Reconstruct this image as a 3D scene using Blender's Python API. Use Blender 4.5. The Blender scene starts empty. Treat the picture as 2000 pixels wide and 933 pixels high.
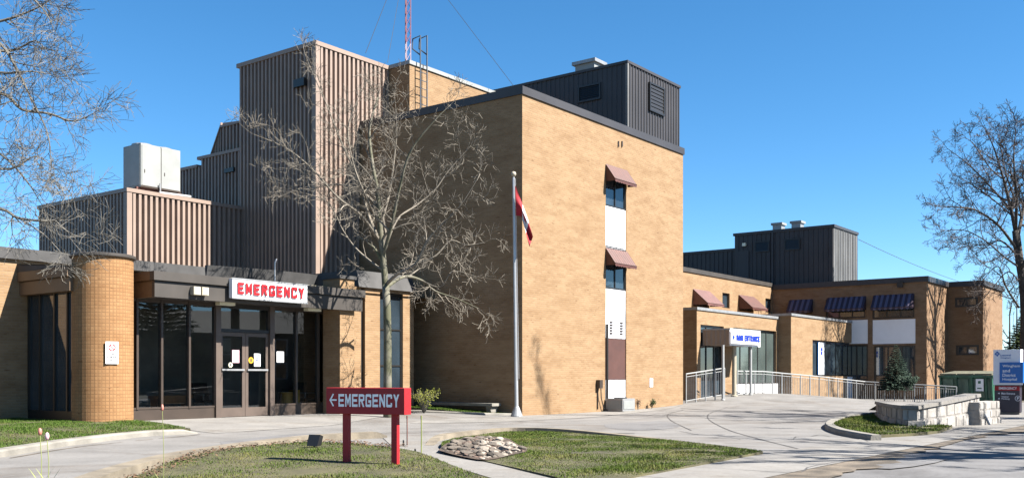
import bpy, bmesh, math, random
from mathutils import Vector, Matrix, noise
random.seed(7)
R = math.radians
SC = bpy.context.scene
COL = SC.collection
# ------------------------------------------------------------------ survey
FOC, CX, CY, EYE = 1939.0, 1000.0, 733.0, 1.3      # focal length / principal point of the photo (px), eye height (m)
ANG = math.atan(1480.0/1939.0)
RX, RY = math.sin(ANG), math.cos(ANG)              # hospital axis u (right, away)
LX, LY = -RY, RX                                   # hospital axis v (left, away)
P0X, P0Y = 0.33, 31.9                              # near corner of the three-storey brick block
def h(u, v, z=0.0): return Vector((P0X+u*RX+v*LX, P0Y+u*RY+v*LY, z))
def uv_of(x, y):
    dx, dy = x-P0X, y-P0Y
    return dx*RX+dy*RY, dx*LX+dy*LY
def U(px, v):
    a = (px-CX)/FOC
    return (a*(P0Y+v*LY)-P0X-v*LX)/(RX-a*RY)
def V(px, u):
    a = (px-CX)/FOC
    return (a*(P0Y+u*RY)-P0X-u*RX)/(LX-a*LY)
def Z(py, u, v): return EYE+(CY-py)/FOC*(P0Y+u*RY+v*LY)
def W(px, py, d): return Vector(((px-CX)/FOC*d, d, EYE+(CY-py)/FOC*d))
def S(a, b, x):
    t = max(0.0, min(1.0, (x-a)/(b-a)))
    return t*t*(3-2*t)
def gz(x, y):
    u, v = uv_of(x, y)
    m = 0.5*math.exp(-((u-18)/6)**2-(v/5)**2)
    e = 0.14*S(-1.5, 2.5, v)*S(2.0, -3.0, u)
    return m+e
def G(px, py, off=0.0):
    z = 0.0
    for _ in range(12):
        d = FOC*(EYE-z-off)/max(py-CY, 1.0)
        x = (px-CX)/FOC*d
        z = 0.5*z+0.5*gz(x, d)
    return (x, d)

# ------------------------------------------------------------------ materials
def new_mat(name):
    m = bpy.data.materials.new(name); m.use_nodes = True
    nt = m.node_tree; nt.nodes.clear()
    out = nt.nodes.new('ShaderNodeOutputMaterial')
    return m, nt, out
def lk(nt, a, b): nt.links.new(a, b)
def rgba(c): return (c[0], c[1], c[2], 1.0)
def pr(name, col, rough=0.6, var=0.12, scale=3.0, bump=0.0, bscale=40.0, metal=0.0, spec=0.5, stretch=(1, 1, 1), detail=6.0, col2=None, lo=0.35, hi=0.65):
    m, nt, out = new_mat(name)
    b = nt.nodes.new('ShaderNodeBsdfPrincipled'); lk(nt, b.outputs[0], out.inputs[0])
    b.inputs['Roughness'].default_value = rough; b.inputs['Metallic'].default_value = metal
    b.inputs['Specular IOR Level'].default_value = spec
    geo = nt.nodes.new('ShaderNodeNewGeometry')
    mp = nt.nodes.new('ShaderNodeMapping'); mp.inputs['Scale'].default_value = stretch
    lk(nt, geo.outputs['Position'], mp.inputs[0])
    n = nt.nodes.new('ShaderNodeTexNoise'); n.inputs['Scale'].default_value = scale; n.inputs['Detail'].default_value = detail
    lk(nt, mp.outputs[0], n.inputs['Vector'])
    rp = nt.nodes.new('ShaderNodeValToRGB')
    c2 = col2 if col2 else tuple(min(1, c*(1+var)) for c in col)
    c1 = col if col2 else tuple(c*(1-var) for c in col)
    rp.color_ramp.elements[0].position = lo; rp.color_ramp.elements[1].position = hi
    rp.color_ramp.elements[0].color = rgba(c1); rp.color_ramp.elements[1].color = rgba(c2)
    lk(nt, n.outputs['Fac'], rp.inputs[0]); lk(nt, rp.outputs[0], b.inputs['Base Color'])
    if bump > 0:
        n2 = nt.nodes.new('ShaderNodeTexNoise'); n2.inputs['Scale'].default_value = bscale; n2.inputs['Detail'].default_value = 5
        lk(nt, mp.outputs[0], n2.inputs['Vector'])
        bp = nt.nodes.new('ShaderNodeBump'); bp.inputs['Strength'].default_value = bump; bp.inputs['Distance'].default_value = 0.02
        lk(nt, n2.outputs['Fac'], bp.inputs['Height']); lk(nt, bp.outputs[0], b.inputs['Normal'])
    return m
def brick_mat(name, c1, c2, mortar, bw=0.21, rh=0.07, ms=0.009, offset=0.5, stain=0.35, bump=0.5):
    m, nt, out = new_mat(name)
    b = nt.nodes.new('ShaderNodeBsdfPrincipled'); lk(nt, b.outputs[0], out.inputs[0])
    b.inputs['Roughness'].default_value = 0.85; b.inputs['Specular IOR Level'].default_value = 0.2
    uvn = nt.nodes.new('ShaderNodeUVMap')
    br = nt.nodes.new('ShaderNodeTexBrick'); br.offset = offset
    br.inputs['Scale'].default_value = 1.0; br.inputs['Brick Width'].default_value = bw; br.inputs['Row Height'].default_value = rh
    br.inputs['Mortar Size'].default_value = ms; br.inputs['Mortar Smooth'].default_value = 0.2
    br.inputs['Color1'].default_value = rgba(c1); br.inputs['Color2'].default_value = rgba(c2); br.inputs['Mortar'].default_value = rgba(mortar)
    lk(nt, uvn.outputs[0], br.inputs['Vector'])
    mp = nt.nodes.new('ShaderNodeMapping'); mp.inputs['Scale'].default_value = (1.0, 3.2, 1.0); lk(nt, uvn.outputs[0], mp.inputs[0])
    n = nt.nodes.new('ShaderNodeTexNoise'); n.inputs['Scale'].default_value = 0.8; n.inputs['Detail'].default_value = 9; n.inputs['Roughness'].default_value = 0.65
    lk(nt, mp.outputs[0], n.inputs['Vector'])
    rp = nt.nodes.new('ShaderNodeValToRGB'); rp.color_ramp.elements[0].position = 0.34; rp.color_ramp.elements[1].position = 0.58
    g = 1-stain
    rp.color_ramp.elements[0].color = (g, g*0.94, g*0.88, 1); rp.color_ramp.elements[1].color = (1, 1, 1, 1)
    lk(nt, n.outputs['Fac'], rp.inputs[0])
    mx = nt.nodes.new('ShaderNodeMix'); mx.data_type = 'RGBA'; mx.blend_type = 'MULTIPLY'; mx.inputs['Factor'].default_value = 1.0
    lk(nt, br.outputs['Color'], mx.inputs['A']); lk(nt, rp.outputs[0], mx.inputs['B'])
    # sparse dark bricks
    n3 = nt.nodes.new('ShaderNodeTexNoise'); n3.inputs['Scale'].default_value = 2.6; n3.inputs['Detail'].default_value = 3
    mp3 = nt.nodes.new('ShaderNodeMapping'); mp3.inputs['Scale'].default_value = (1.6, 5.5, 1.0); lk(nt, uvn.outputs[0], mp3.inputs[0]); lk(nt, mp3.outputs[0], n3.inputs['Vector'])
    r3 = nt.nodes.new('ShaderNodeValToRGB'); r3.color_ramp.elements[0].position = 0.27; r3.color_ramp.elements[1].position = 0.36
    r3.color_ramp.elements[0].color = (0.62, 0.55, 0.5, 1); r3.color_ramp.elements[1].color = (1, 1, 1, 1)
    lk(nt, n3.outputs['Fac'], r3.inputs[0])
    m2 = nt.nodes.new('ShaderNodeMix'); m2.data_type = 'RGBA'; m2.blend_type = 'MULTIPLY'; m2.inputs['Factor'].default_value = 1.0
    lk(nt, mx.outputs['Result'], m2.inputs['A']); lk(nt, r3.outputs[0], m2.inputs['B'])
    lk(nt, m2.outputs['Result'], b.inputs['Base Color'])
    bp = nt.nodes.new('ShaderNodeBump'); bp.inputs['Strength'].default_value = bump; bp.inputs['Distance'].default_value = 0.008; bp.invert = True
    lk(nt, br.outputs['Fac'], bp.inputs['Height']); lk(nt, bp.outputs[0], b.inputs['Normal'])
    return m
def glass_mat(name, tint):
    m, nt, out = new_mat(name)
    tr = nt.nodes.new('ShaderNodeBsdfTransparent'); tr.inputs[0].default_value = rgba(tint)
    gl = nt.nodes.new('ShaderNodeBsdfGlossy'); gl.inputs['Roughness'].default_value = 0.01; gl.inputs[0].default_value = (0.9, 0.95, 1, 1)
    fr = nt.nodes.new('ShaderNodeFresnel'); fr.inputs[0].default_value = 1.85
    mx = nt.nodes.new('ShaderNodeMixShader'); lk(nt, fr.outputs[0], mx.inputs[0]); lk(nt, tr.outputs[0], mx.inputs[1]); lk(nt, gl.outputs[0], mx.inputs[2])
    lk(nt, mx.outputs[0], out.inputs[0])
    return m
def grass_mat(name, greens, dry, dryness=0.5):
    m, nt, out = new_mat(name)
    b = nt.nodes.new('ShaderNodeBsdfPrincipled'); lk(nt, b.outputs[0], out.inputs[0])
    b.inputs['Roughness'].default_value = 0.8; b.inputs['Specular IOR Level'].default_value = 0.03
    geo = nt.nodes.new('ShaderNodeNewGeometry')
    rp = nt.nodes.new('ShaderNodeValToRGB'); e = rp.color_ramp.elements
    e[0].color = rgba(greens[0]); e[1].color = rgba(greens[1]); lk(nt, geo.outputs['Random Per Island'], rp.inputs[0])
    n = nt.nodes.new('ShaderNodeTexNoise'); n.inputs['Scale'].default_value = 0.9; n.inputs['Detail'].default_value = 6; n.inputs['Roughness'].default_value = 0.7
    lk(nt, geo.outputs['Position'], n.inputs['Vector'])
    r2 = nt.nodes.new('ShaderNodeValToRGB'); r2.color_ramp.elements[0].position = 0.62-0.25*dryness; r2.color_ramp.elements[1].position = 0.82-0.25*dryness
    r2.color_ramp.elements[0].color = (0, 0, 0, 1); r2.color_ramp.elements[1].color = (0.85, 0.85, 0.85, 1)
    lk(nt, n.outputs['Fac'], r2.inputs[0])
    mx = nt.nodes.new('ShaderNodeMix'); mx.data_type = 'RGBA'; lk(nt, r2.outputs[0], mx.inputs['Factor']); lk(nt, rp.outputs[0], mx.inputs['A'])
    mx.inputs['B'].default_value = rgba(dry)
    lk(nt, mx.outputs['Result'], b.inputs['Base Color'])
    return m
M = {}
M['brick'] = brick_mat('buff_brick', (0.230, 0.151, 0.083), (0.196, 0.124, 0.066), (0.204, 0.144, 0.092), stain=0.2)
M['brick_dark'] = brick_mat('old_buff_brick', (0.20, 0.126, 0.074), (0.164, 0.099, 0.055), (0.172, 0.117, 0.077), stain=0.2)
M['brick_stack'] = brick_mat('stack_bond_brick', (0.245, 0.139, 0.064), (0.210, 0.115, 0.052), (0.178, 0.099, 0.047), bw=0.085, rh=0.085, ms=0.010, offset=0.0, stain=0.12, bump=0.7)
M['rib'] = pr('mauve_brown_cladding', (0.2, 0.15, 0.122), 0.45, 0.07, 1.2, spec=0.3)
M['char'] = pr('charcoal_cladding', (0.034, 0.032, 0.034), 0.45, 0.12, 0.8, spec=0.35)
M['char_lt'] = pr('pale_grey_cladding', (0.085, 0.085, 0.083), 0.6, 0.35, 1.2, stretch=(1, 1, 0.35))  # lighter, more mottled grey than the charcoal cladding
M['fascia'] = pr('dark_bronze_fascia', (0.042, 0.037, 0.033), 0.5, 0.12, 1.5, spec=0.3)
M['fascia_end'] = pr('brown_fascia', (0.1, 0.062, 0.034), 0.6, 0.12, 1.5)
M['roof'] = pr('dark_roofing', (0.034, 0.033, 0.033), 0.8, 0.25, 2.0, bump=0.2)
M['frame'] = pr('bronze_frame', (0.035, 0.025, 0.019), 0.4, 0.1, 3)
M['frame_dk'] = pr('black_frame', (0.012, 0.011, 0.01), 0.4, 0.1, 3)
M['jamb'] = pr('taupe_door_post', (0.07, 0.052, 0.042), 0.45, 0.1, 3)
M['white'] = pr('white_panel', (0.62, 0.62, 0.64), 0.45, 0.05, 2.0, stretch=(1, 1, 0.3))
M['white_dirty'] = pr('stained_white_panel', (0.24, 0.255, 0.285), 0.55, 0.2, 2.5, stretch=(2.5, 2.5, 0.4), col2=(0.56, 0.57, 0.60))
M['brown_panel'] = pr('red_brown_panel', (0.06, 0.026, 0.02), 0.5, 0.12, 2.0)
M['awn'] = pr('faded_red_awning', (0.056, 0.015, 0.01), 0.6, 0.15, 4)
M['awn_pink'] = pr('faded_pink_awning', (0.088, 0.036, 0.032), 0.6, 0.15, 4)
M['awn_in'] = pr('awning_lining', (0.05, 0.02, 0.016), 0.7, 0.1)
M['awn_blue'] = pr('blue_awning_stripe', (0.024, 0.012, 0.022), 0.6, 0.1)
M['awn_white'] = pr('pale_awning_stripe', (0.078, 0.066, 0.105), 0.6, 0.05)
M['glass'] = pr('dark_window_glass', (0.018, 0.027, 0.036), 0.03, 0.3, 1.0, spec=0.9)
M['glass_grey'] = pr('grey_green_window_glass', (0.045, 0.058, 0.055), 0.06, 0.2, 0.8, spec=0.8)
M['glass_clear'] = glass_mat('clear_glazing', (0.66, 0.69, 0.69))
M['int_wall'] = pr('lobby_wall', (0.22, 0.2, 0.17), 0.8, 0.2, 1)
M['int_floor'] = pr('lobby_floor', (0.2, 0.19, 0.17), 0.35, 0.2, 2)
M['concrete'] = pr('kerb_concrete', (0.15, 0.14, 0.122), 0.85, 0.2, 2.2, bump=0.35, bscale=25, detail=9)
M['concrete_tan'] = pr('tan_kerb_concrete', (0.135, 0.113, 0.083), 0.85, 0.25, 2.5, bump=0.35, bscale=25, detail=9)
M['walk'] = pr('sidewalk_concrete', (0.135, 0.128, 0.119), 0.85, 0.14, 1.6, bump=0.25, bscale=30, detail=9)
M['asphalt_pale'] = pr('worn_pale_asphalt', (0.108, 0.103, 0.099), 0.85, 0.13, 0.9, bump=0.3, bscale=55, detail=10, stretch=(1, 1, 1))
M['asphalt'] = pr('street_asphalt', (0.09, 0.088, 0.09), 0.85, 0.22, 0.55, bump=0.35, bscale=50, detail=10)
def paving(name, base, stain, scale, lo, hi, rough=0.85):
    m = pr(name, base, rough, 0.14, 0.9, bump=0.3, bscale=55, detail=10)
    nt = m.node_tree; b = [n for n in nt.nodes if n.type == 'BSDF_PRINCIPLED'][0]; src = b.inputs['Base Color'].links[0].from_socket
    geo = nt.nodes.new('ShaderNodeNewGeometry'); n = nt.nodes.new('ShaderNodeTexNoise'); n.inputs['Scale'].default_value = scale; n.inputs['Detail'].default_value = 7; n.inputs['Roughness'].default_value = 0.68; n.inputs['Distortion'].default_value = 0.8
    lk(nt, geo.outputs['Position'], n.inputs['Vector'])
    r = nt.nodes.new('ShaderNodeValToRGB'); r.color_ramp.elements[0].position = lo; r.color_ramp.elements[1].position = hi; r.color_ramp.elements[0].color = (1, 1, 1, 1); r.color_ramp.elements[1].color = rgba(stain)
    lk(nt, n.outputs['Fac'], r.inputs[0])
    n2 = nt.nodes.new('ShaderNodeTexNoise'); n2.inputs['Scale'].default_value = 14.0; n2.inputs['Detail'].default_value = 4; lk(nt, geo.outputs['Position'], n2.inputs['Vector'])
    r2 = nt.nodes.new('ShaderNodeValToRGB'); r2.color_ramp.elements[0].position = 0.3; r2.color_ramp.elements[1].position = 0.5; r2.color_ramp.elements[0].color = (0.72, 0.71, 0.70, 1); r2.color_ramp.elements[1].color = (1, 1, 1, 1)
    lk(nt, n2.outputs['Fac'], r2.inputs[0])
    x = nt.nodes.new('ShaderNodeMix'); x.data_type = 'RGBA'; x.blend_type = 'MULTIPLY'; x.inputs['Factor'].default_value = 1.0
    y = nt.nodes.new('ShaderNodeMix'); y.data_type = 'RGBA'; y.blend_type = 'MULTIPLY'; y.inputs['Factor'].default_value = 0.7
    lk(nt, src, x.inputs['A']); lk(nt, r.outputs[0], x.inputs['B']); lk(nt, x.outputs['Result'], y.inputs['A']); lk(nt, r2.outputs[0], y.inputs['B']); lk(nt, y.outputs['Result'], b.inputs['Base Color'])
    return m
M['asphalt_pale'] = paving('worn_pale_asphalt', (0.128, 0.122, 0.116), (0.66, 0.60, 0.54), 0.45, 0.5, 0.68)
M['asphalt'] = paving('street_asphalt', (0.105, 0.102, 0.102), (0.55, 0.53, 0.52), 0.35, 0.5, 0.66)
M['walk'] = paving('sidewalk_concrete', (0.148, 0.140, 0.130), (0.72, 0.67, 0.60), 0.7, 0.52, 0.7)
M['mulch'] = pr('brown_mulch', (0.045, 0.03, 0.02), 0.95, 0.5, 9, bump=0.8, bscale=30)
M['tar'] = pr('tar_seam', (0.045, 0.042, 0.04), 0.7, 0.2, 5)
M['gravel'] = pr('grit_and_gravel', (0.085, 0.068, 0.05), 0.95, 0.5, 2.0, bump=0.6, bscale=40, detail=10)
M['ground'] = pr('ground_soil', (0.05, 0.045, 0.028), 0.95, 0.3, 0.7)
M['soil'] = pr('lawn_soil', (0.052, 0.046, 0.02), 0.95, 0.4, 1.5, bump=0.5)
M['grass'] = grass_mat('spring_grass', ((0.032, 0.056, 0.010), (0.082, 0.110, 0.024)), (0.155, 0.132, 0.050), 0.5)
M['grass_lush'] = grass_mat('fresh_grass', ((0.028, 0.060, 0.010), (0.066, 0.098, 0.020)), (0.11, 0.10, 0.04), 0.35)
M['litter'] = pr('dead_leaves', (0.075, 0.042, 0.022), 0.9, 0.4, 8)
M['bark'] = pr('grey_bark', (0.1, 0.092, 0.078), 0.9, 0.25, 5, bump=0.3)
M['bark_olive'] = pr('lichen_bark', (0.062, 0.062, 0.033), 0.9, 0.3, 2.5, bump=0.3, col2=(0.125, 0.115, 0.09))
M['twig_pale'] = pr('pale_twigs', (0.125, 0.108, 0.086), 0.9, 0.25, 1.5)
M['bark_dark'] = pr('dark_bark', (0.04, 0.033, 0.028), 0.95, 0.3, 3, bump=0.3)
M['twig_dark'] = pr('dark_twigs', (0.05, 0.04, 0.037), 0.95, 0.25, 1.5)
M['needle_blue'] = grass_mat('blue_spruce_needles', ((0.018, 0.030, 0.022), (0.046, 0.066, 0.050)), (0.042, 0.055, 0.04), 0.2)
M['needle_dark'] = grass_mat('dark_conifer_needles', ((0.015, 0.025, 0.012), (0.05, 0.065, 0.025)), (0.06, 0.05, 0.03), 0.3)
M['leaf_yellow'] = grass_mat('yellow_green_leaves', ((0.075, 0.085, 0.015), (0.15, 0.15, 0.04)), (0.22, 0.17, 0.075), 0.4)
M['red'] = pr('red_sign_paint', (0.25, 0.003, 0.007), 0.6, 0.08, 4)
M['red_bright'] = pr('red_letter', (0.3, 0.004, 0.008), 0.4, 0.04)
M['sign_white'] = pr('white_sign_face', (0.66, 0.66, 0.68), 0.4, 0.02)
M['letter_white'] = pr('white_lettering', (0.82, 0.80, 0.80), 0.4, 0.02)
M['ink'] = pr('black_ink', (0.02, 0.02, 0.022), 0.5, 0.05)
M['blue_letter'] = pr('blue_letter', (0.006, 0.03, 0.32), 0.4, 0.05)
M['blue_panel'] = pr('blue_sign_panel', (0.006, 0.095, 0.34), 0.4, 0.05)
M['navy'] = pr('near_black_sign_panel', (0.022, 0.018, 0.03), 0.4, 0.1)
M['grey_sign'] = pr('pale_grey_sign_panel', (0.6, 0.62, 0.68), 0.4, 0.03)
M['galv'] = pr('galvanised_steel', (0.22, 0.225, 0.23), 0.4, 0.1, 6, metal=0.3)
M['galv_paint'] = pr('pale_grey_railing_paint', (0.25, 0.255, 0.255), 0.45, 0.06)
M['alu'] = pr('aluminium_pole', (0.34, 0.345, 0.355), 0.35, 0.05, metal=0.4)
M['cream_pole'] = pr('cream_column_paint', (0.28, 0.25, 0.19), 0.5, 0.08)
M['unit'] = pr('weathered_unit_casing', (0.19, 0.198, 0.194), 0.5, 0.08, 2)
M['rust'] = pr('rusty_support', (0.09, 0.033, 0.025), 0.8, 0.3, 6)
M['ladder'] = pr('dark_ladder_steel', (0.035, 0.045, 0.06), 0.5, 0.1)
M['mast_red'] = pr('mast_red', (0.16, 0.035, 0.05), 0.5, 0.1)
M['mast_white'] = pr('mast_white', (0.3, 0.22, 0.25), 0.5, 0.1)
M['wire'] = pr('steel_wire', (0.03, 0.033, 0.038), 0.5, 0.1)
M['beige_rib'] = pr('beige_canopy_cladding', (0.22, 0.165, 0.125), 0.5, 0.06)
M['block'] = pr('split_face_block', (0.17, 0.158, 0.145), 0.95, 0.2, 2.2, bump=1.0, bscale=12, col2=(0.27, 0.255, 0.24), detail=9)
M['dump'] = pr('green_dumpster_paint', (0.017, 0.075, 0.047), 0.5, 0.3, 3)
M['dump_lid'] = pr('worn_dumpster_lid', (0.09, 0.085, 0.055), 0.7, 0.3, 4)
M['dump_pale'] = pr('faded_green_paint', (.075,.115,.085), 0.7, 0.35, 3, stretch=(1, 1, 0.4))
M['black'] = pr('black_plastic', (0.007, 0.007, 0.008), 0.5, 0.2)
M['stone'] = pr('field_stone', (0.085, 0.07, 0.056), 0.9, 0.2, 6, bump=0.4)
M['stone_pale'] = pr('pale_field_stone', (0.2, 0.172, 0.142), 0.9, 0.2, 6, bump=0.4)
M['stone_red'] = pr('reddish_field_stone', (0.088, 0.058, 0.043), 0.9, 0.25, 6, bump=0.4)
M['wood'] = pr('orange_bench_wood', (0.26, 0.115, 0.03), 0.6, 0.15, 5)
M['yellow'] = pr('yellow_plastic', (0.38, 0.22, 0.01), 0.5, 0.05)
M['pink_paper'] = pr('pink_paper', (0.42, 0.26, 0.3), 0.7, 0.02)
M['tulip_pink'] = pr('pink_petal', (0.36, 0.13, 0.1), 0.6, 0.15, 20)
M['stem'] = pr('pale_stem', (0.17, 0.19, 0.06), 0.7, 0.15)
M['house'] = pr('red_house_brick', (0.13, 0.08, 0.06), 0.9, 0.2, 2)
M['cloth_red'] = pr('red_flag_cloth', (0.26, 0.004, 0.012), 0.8, 0.05)
M['cloth_white'] = pr('white_flag_cloth', (0.55, 0.54, 0.56), 0.8, 0.03)
M['lamp'] = pr('lamp_lens', (0.62, 0.60, 0.46), 0.3, 0.05)
M['chair'] = pr('dark_chair_fabric', (0.03, 0.026, 0.024), 0.9, 0.1)

# ------------------------------------------------------------------ mesh builder (world coordinates in, thing-local out)
class MB:
    def __init__(s): s.v, s.f, s.m = [], [], []
    def face(s, pts, mi=0):
        i = len(s.v); s.v += [tuple(p) for p in pts]; s.f.append(tuple(range(i, i+len(pts)))); s.m.append(mi)
    def hexa(s, p, mi=0):          # p: 4 bottom (ccw from above) + 4 top
        i = len(s.v); s.v += [tuple(q) for q in p]
        for f in ((3, 2, 1, 0), (4, 5, 6, 7), (0, 1, 5, 4), (1, 2, 6, 5), (2, 3, 7, 6), (3, 0, 4, 7)):
            s.f.append(tuple(i+k for k in f)); s.m.append(mi)
    def hbox(s, u0, u1, v0, v1, z0, z1, mi=0):   # box on the hospital's axes
        s.hexa([h(u0, v0, z0), h(u1, v0, z0), h(u1, v1, z0), h(u0, v1, z0), h(u0, v0, z1), h(u1, v0, z1), h(u1, v1, z1), h(u0, v1, z1)], mi)
    def obox(s, o, ex, ey, ez, mi=0):            # oriented box from a corner and three edge vectors
        o, ex, ey, ez = Vector(o), Vector(ex), Vector(ey), Vector(ez)
        s.hexa([o, o+ex, o+ex+ey, o+ey, o+ez, o+ex+ez, o+ex+ey+ez, o+ey+ez], mi)
    def wbox(s, x0, x1, y0, y1, z0, z1, mi=0): s.obox((x0, y0, z0), (x1-x0, 0, 0), (0, y1-y0, 0), (0, 0, z1-z0), mi)
    def tube(s, pts, rad, n=6, cap=True, mi=0):
        pts = [Vector(p) for p in pts]
        if not isinstance(rad, (list, tuple)): rad = [rad]*len(pts)
        base = len(s.v); prev = None
        for k, p in enumerate(pts):
            d = (pts[min(k+1, len(pts)-1)]-pts[max(k-1, 0)])
            if d.length < 1e-9: d = Vector((0, 0, 1))
            d.normalize()
            if prev is None:
                a = d.orthogonal().normalized()
            else:
                a = prev-d*prev.dot(d)
                a = a.normalized() if a.length > 1e-6 else d.orthogonal().normalized()
            prev = a; b = d.cross(a)
            for j in range(n):
                t = 2*math.pi*j/n
                s.v.append(tuple(p+(a*math.cos(t)+b*math.sin(t))*rad[k]))
        for k in range(len(pts)-1):
            for j in range(n):
                q = base+k*n; j2 = (j+1) % n
                s.f.append((q+j, q+j2, q+n+j2, q+n+j)); s.m.append(mi)
        if cap:
            s.f.append(tuple(base+n-1-j for j in range(n))); s.m.append(mi)
            q = base+(len(pts)-1)*n
            s.f.append(tuple(q+j for j in range(n))); s.m.append(mi)
    def lathe(s, c, prof, n=24, mi=0):            # prof: (r, z) bottom to top
        c = Vector(c); base = len(s.v)
        for r, z in prof:
            for j in range(n):
                t = 2*math.pi*j/n
                s.v.append((c.x+r*math.cos(t), c.y+r*math.sin(t), c.z+z))
        for k in range(len(prof)-1):
            for j in range(n):
                q = base+k*n; j2 = (j+1) % n
                s.f.append((q+j, q+j2, q+n+j2, q+n+j)); s.m.append(mi)
        s.f.append(tuple(base+n-1-j for j in range(n))); s.m.append(mi)
        q = base+(len(prof)-1)*n; s.f.append(tuple(q+j for j in range(n))); s.m.append(mi)
    def build(s, name, mat, parent=None, smooth=False, uv=True, origin=None):
        me = bpy.data.meshes.new(name)
        root = parent
        if root is not None:
            mw = root['_mw'] if '_mw' in root else None
        if parent is None:
            if origin is None:
                xs = [p[0] for p in s.v]; ys = [p[1] for p in s.v]; zs = [p[2] for p in s.v]
                origin = ((min(xs)+max(xs))/2, (min(ys)+max(ys))/2, min(zs))
            o0 = Vector(origin); inv = Matrix.Translation(-o0)
        else:
            inv = WORLD[parent.name].inverted()
        vv = [inv @ Vector(p) for p in s.v]
        me.from_pydata([tuple(p) for p in vv], [], s.f)
        mats = mat if isinstance(mat, (list, tuple)) else [mat]
        for mm in mats: me.materials.append(mm)
        if len(mats) > 1: me.polygons.foreach_set('material_index', s.m)
        if uv:
            lay = me.uv_layers.new(name='UVMap'); dat = []
            for p in me.polygons:
                idx = p.vertices
                a = Vector(s.v[idx[0]]); n = Vector((0, 0, 0))
                for k in range(1, len(idx)-1): n += (Vector(s.v[idx[k]])-a).cross(Vector(s.v[idx[k+1]])-a)
                if n.length > 0: n.normalize()
                if abs(n.z) > 0.75:
                    for k in idx: q = s.v[k]; dat += [q[0], q[1]]
                else:
                    t = Vector((-n.y, n.x, 0)); t = t.normalized() if t.length > 1e-6 else Vector((1, 0, 0))
                    for k in idx: q = s.v[k]; dat += [q[0]*t.x+q[1]*t.y, q[2]]
            lay.data.foreach_set('uv', dat)
        if smooth: me.polygons.foreach_set('use_smooth', [True]*len(me.polygons))
        me.update()
        o = bpy.data.objects.new(name, me); COL.objects.link(o)
        if parent is None:
            o.location = o0; WORLD[o.name] = Matrix.Translation(o0)
        else:
            o.parent = parent; WORLD[o.name] = WORLD[parent.name].copy()
        return o
WORLD = {}
def tag(o, label, cat, group=None):
    o['label'] = label; o['category'] = cat
    if group: o['group'] = group
    return o
def thing(name, label, cat, loc, rotz=0.0, group=None):
    o = bpy.data.objects.new(name, None); COL.objects.link(o)
    o.empty_display_size = 0.3
    o.location = loc; o.rotation_euler = (0, 0, rotz)
    WORLD[o.name] = Matrix.Translation(Vector(loc)) @ Matrix.Rotation(rotz, 4, 'Z')
    return tag(o, label, cat, group)
HROT = math.atan2(RY, RX)
def hthing(name, label, cat, u, v, z=0.0, group=None): return thing(name, label, cat, h(u, v, z), HROT, group)
def struct(o): o['kind'] = 'structure'; return o
def copy_tree(o, parent=None):
    c = o.copy(); COL.objects.link(c)
    if parent is not None: c.parent = parent
    for ch in list(o.children): copy_tree(ch, c)
    return c
def text_mesh(name, txt, o, ex, ez, Wd, Ht, mat, parent, depth=0.004, bold=0.0, line=1.0, align='LEFT', track=1.0):
    """lettering fitted in a Wd x Ht rectangle whose lower-left corner is o (ex: reading direction, ez: up)"""
    cu = bpy.data.curves.new('lettering', 'FONT'); cu.body = txt; cu.size = 1.0; cu.offset = bold; cu.extrude = 0.5; cu.resolution_u = 3
    cu.space_line = line; cu.space_character = track; cu.align_x = align
    ob = bpy.data.objects.new('lettering_source', cu); COL.objects.link(ob)
    dg = bpy.context.evaluated_depsgraph_get(); me = ob.evaluated_get(dg).to_mesh()
    vs = [v.co.copy() for v in me.vertices]; fs = [tuple(p.vertices) for p in me.polygons]
    ob.evaluated_get(dg).to_mesh_clear(); bpy.data.objects.remove(ob); bpy.data.curves.remove(cu)
    x0 = min(v.x for v in vs); x1 = max(v.x for v in vs); y0 = min(v.y for v in vs); y1 = max(v.y for v in vs); z0 = min(v.z for v in vs); z1 = max(v.z for v in vs)
    ex = Vector(ex).normalized(); ez = Vector(ez).normalized(); n = ex.cross(ez); o = Vector(o)
    mb = MB()
    mb.v = [tuple(o+ex*((v.x-x0)/(x1-x0)*Wd)+ez*((v.y-y0)/(y1-y0)*Ht)+n*((v.z-z0)/(z1-z0)*depth)) for v in vs]
    mb.f = fs; mb.m = [0]*len(fs)
    return mb.build(name, mat, parent)
def _rc(x0, y0, x1, y1): return [(x0, y0), (x1, y0), (x1, y1), (x0, y1)]
def _mir(p): return [(1-x, y) for x, y in p][::-1]
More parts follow.
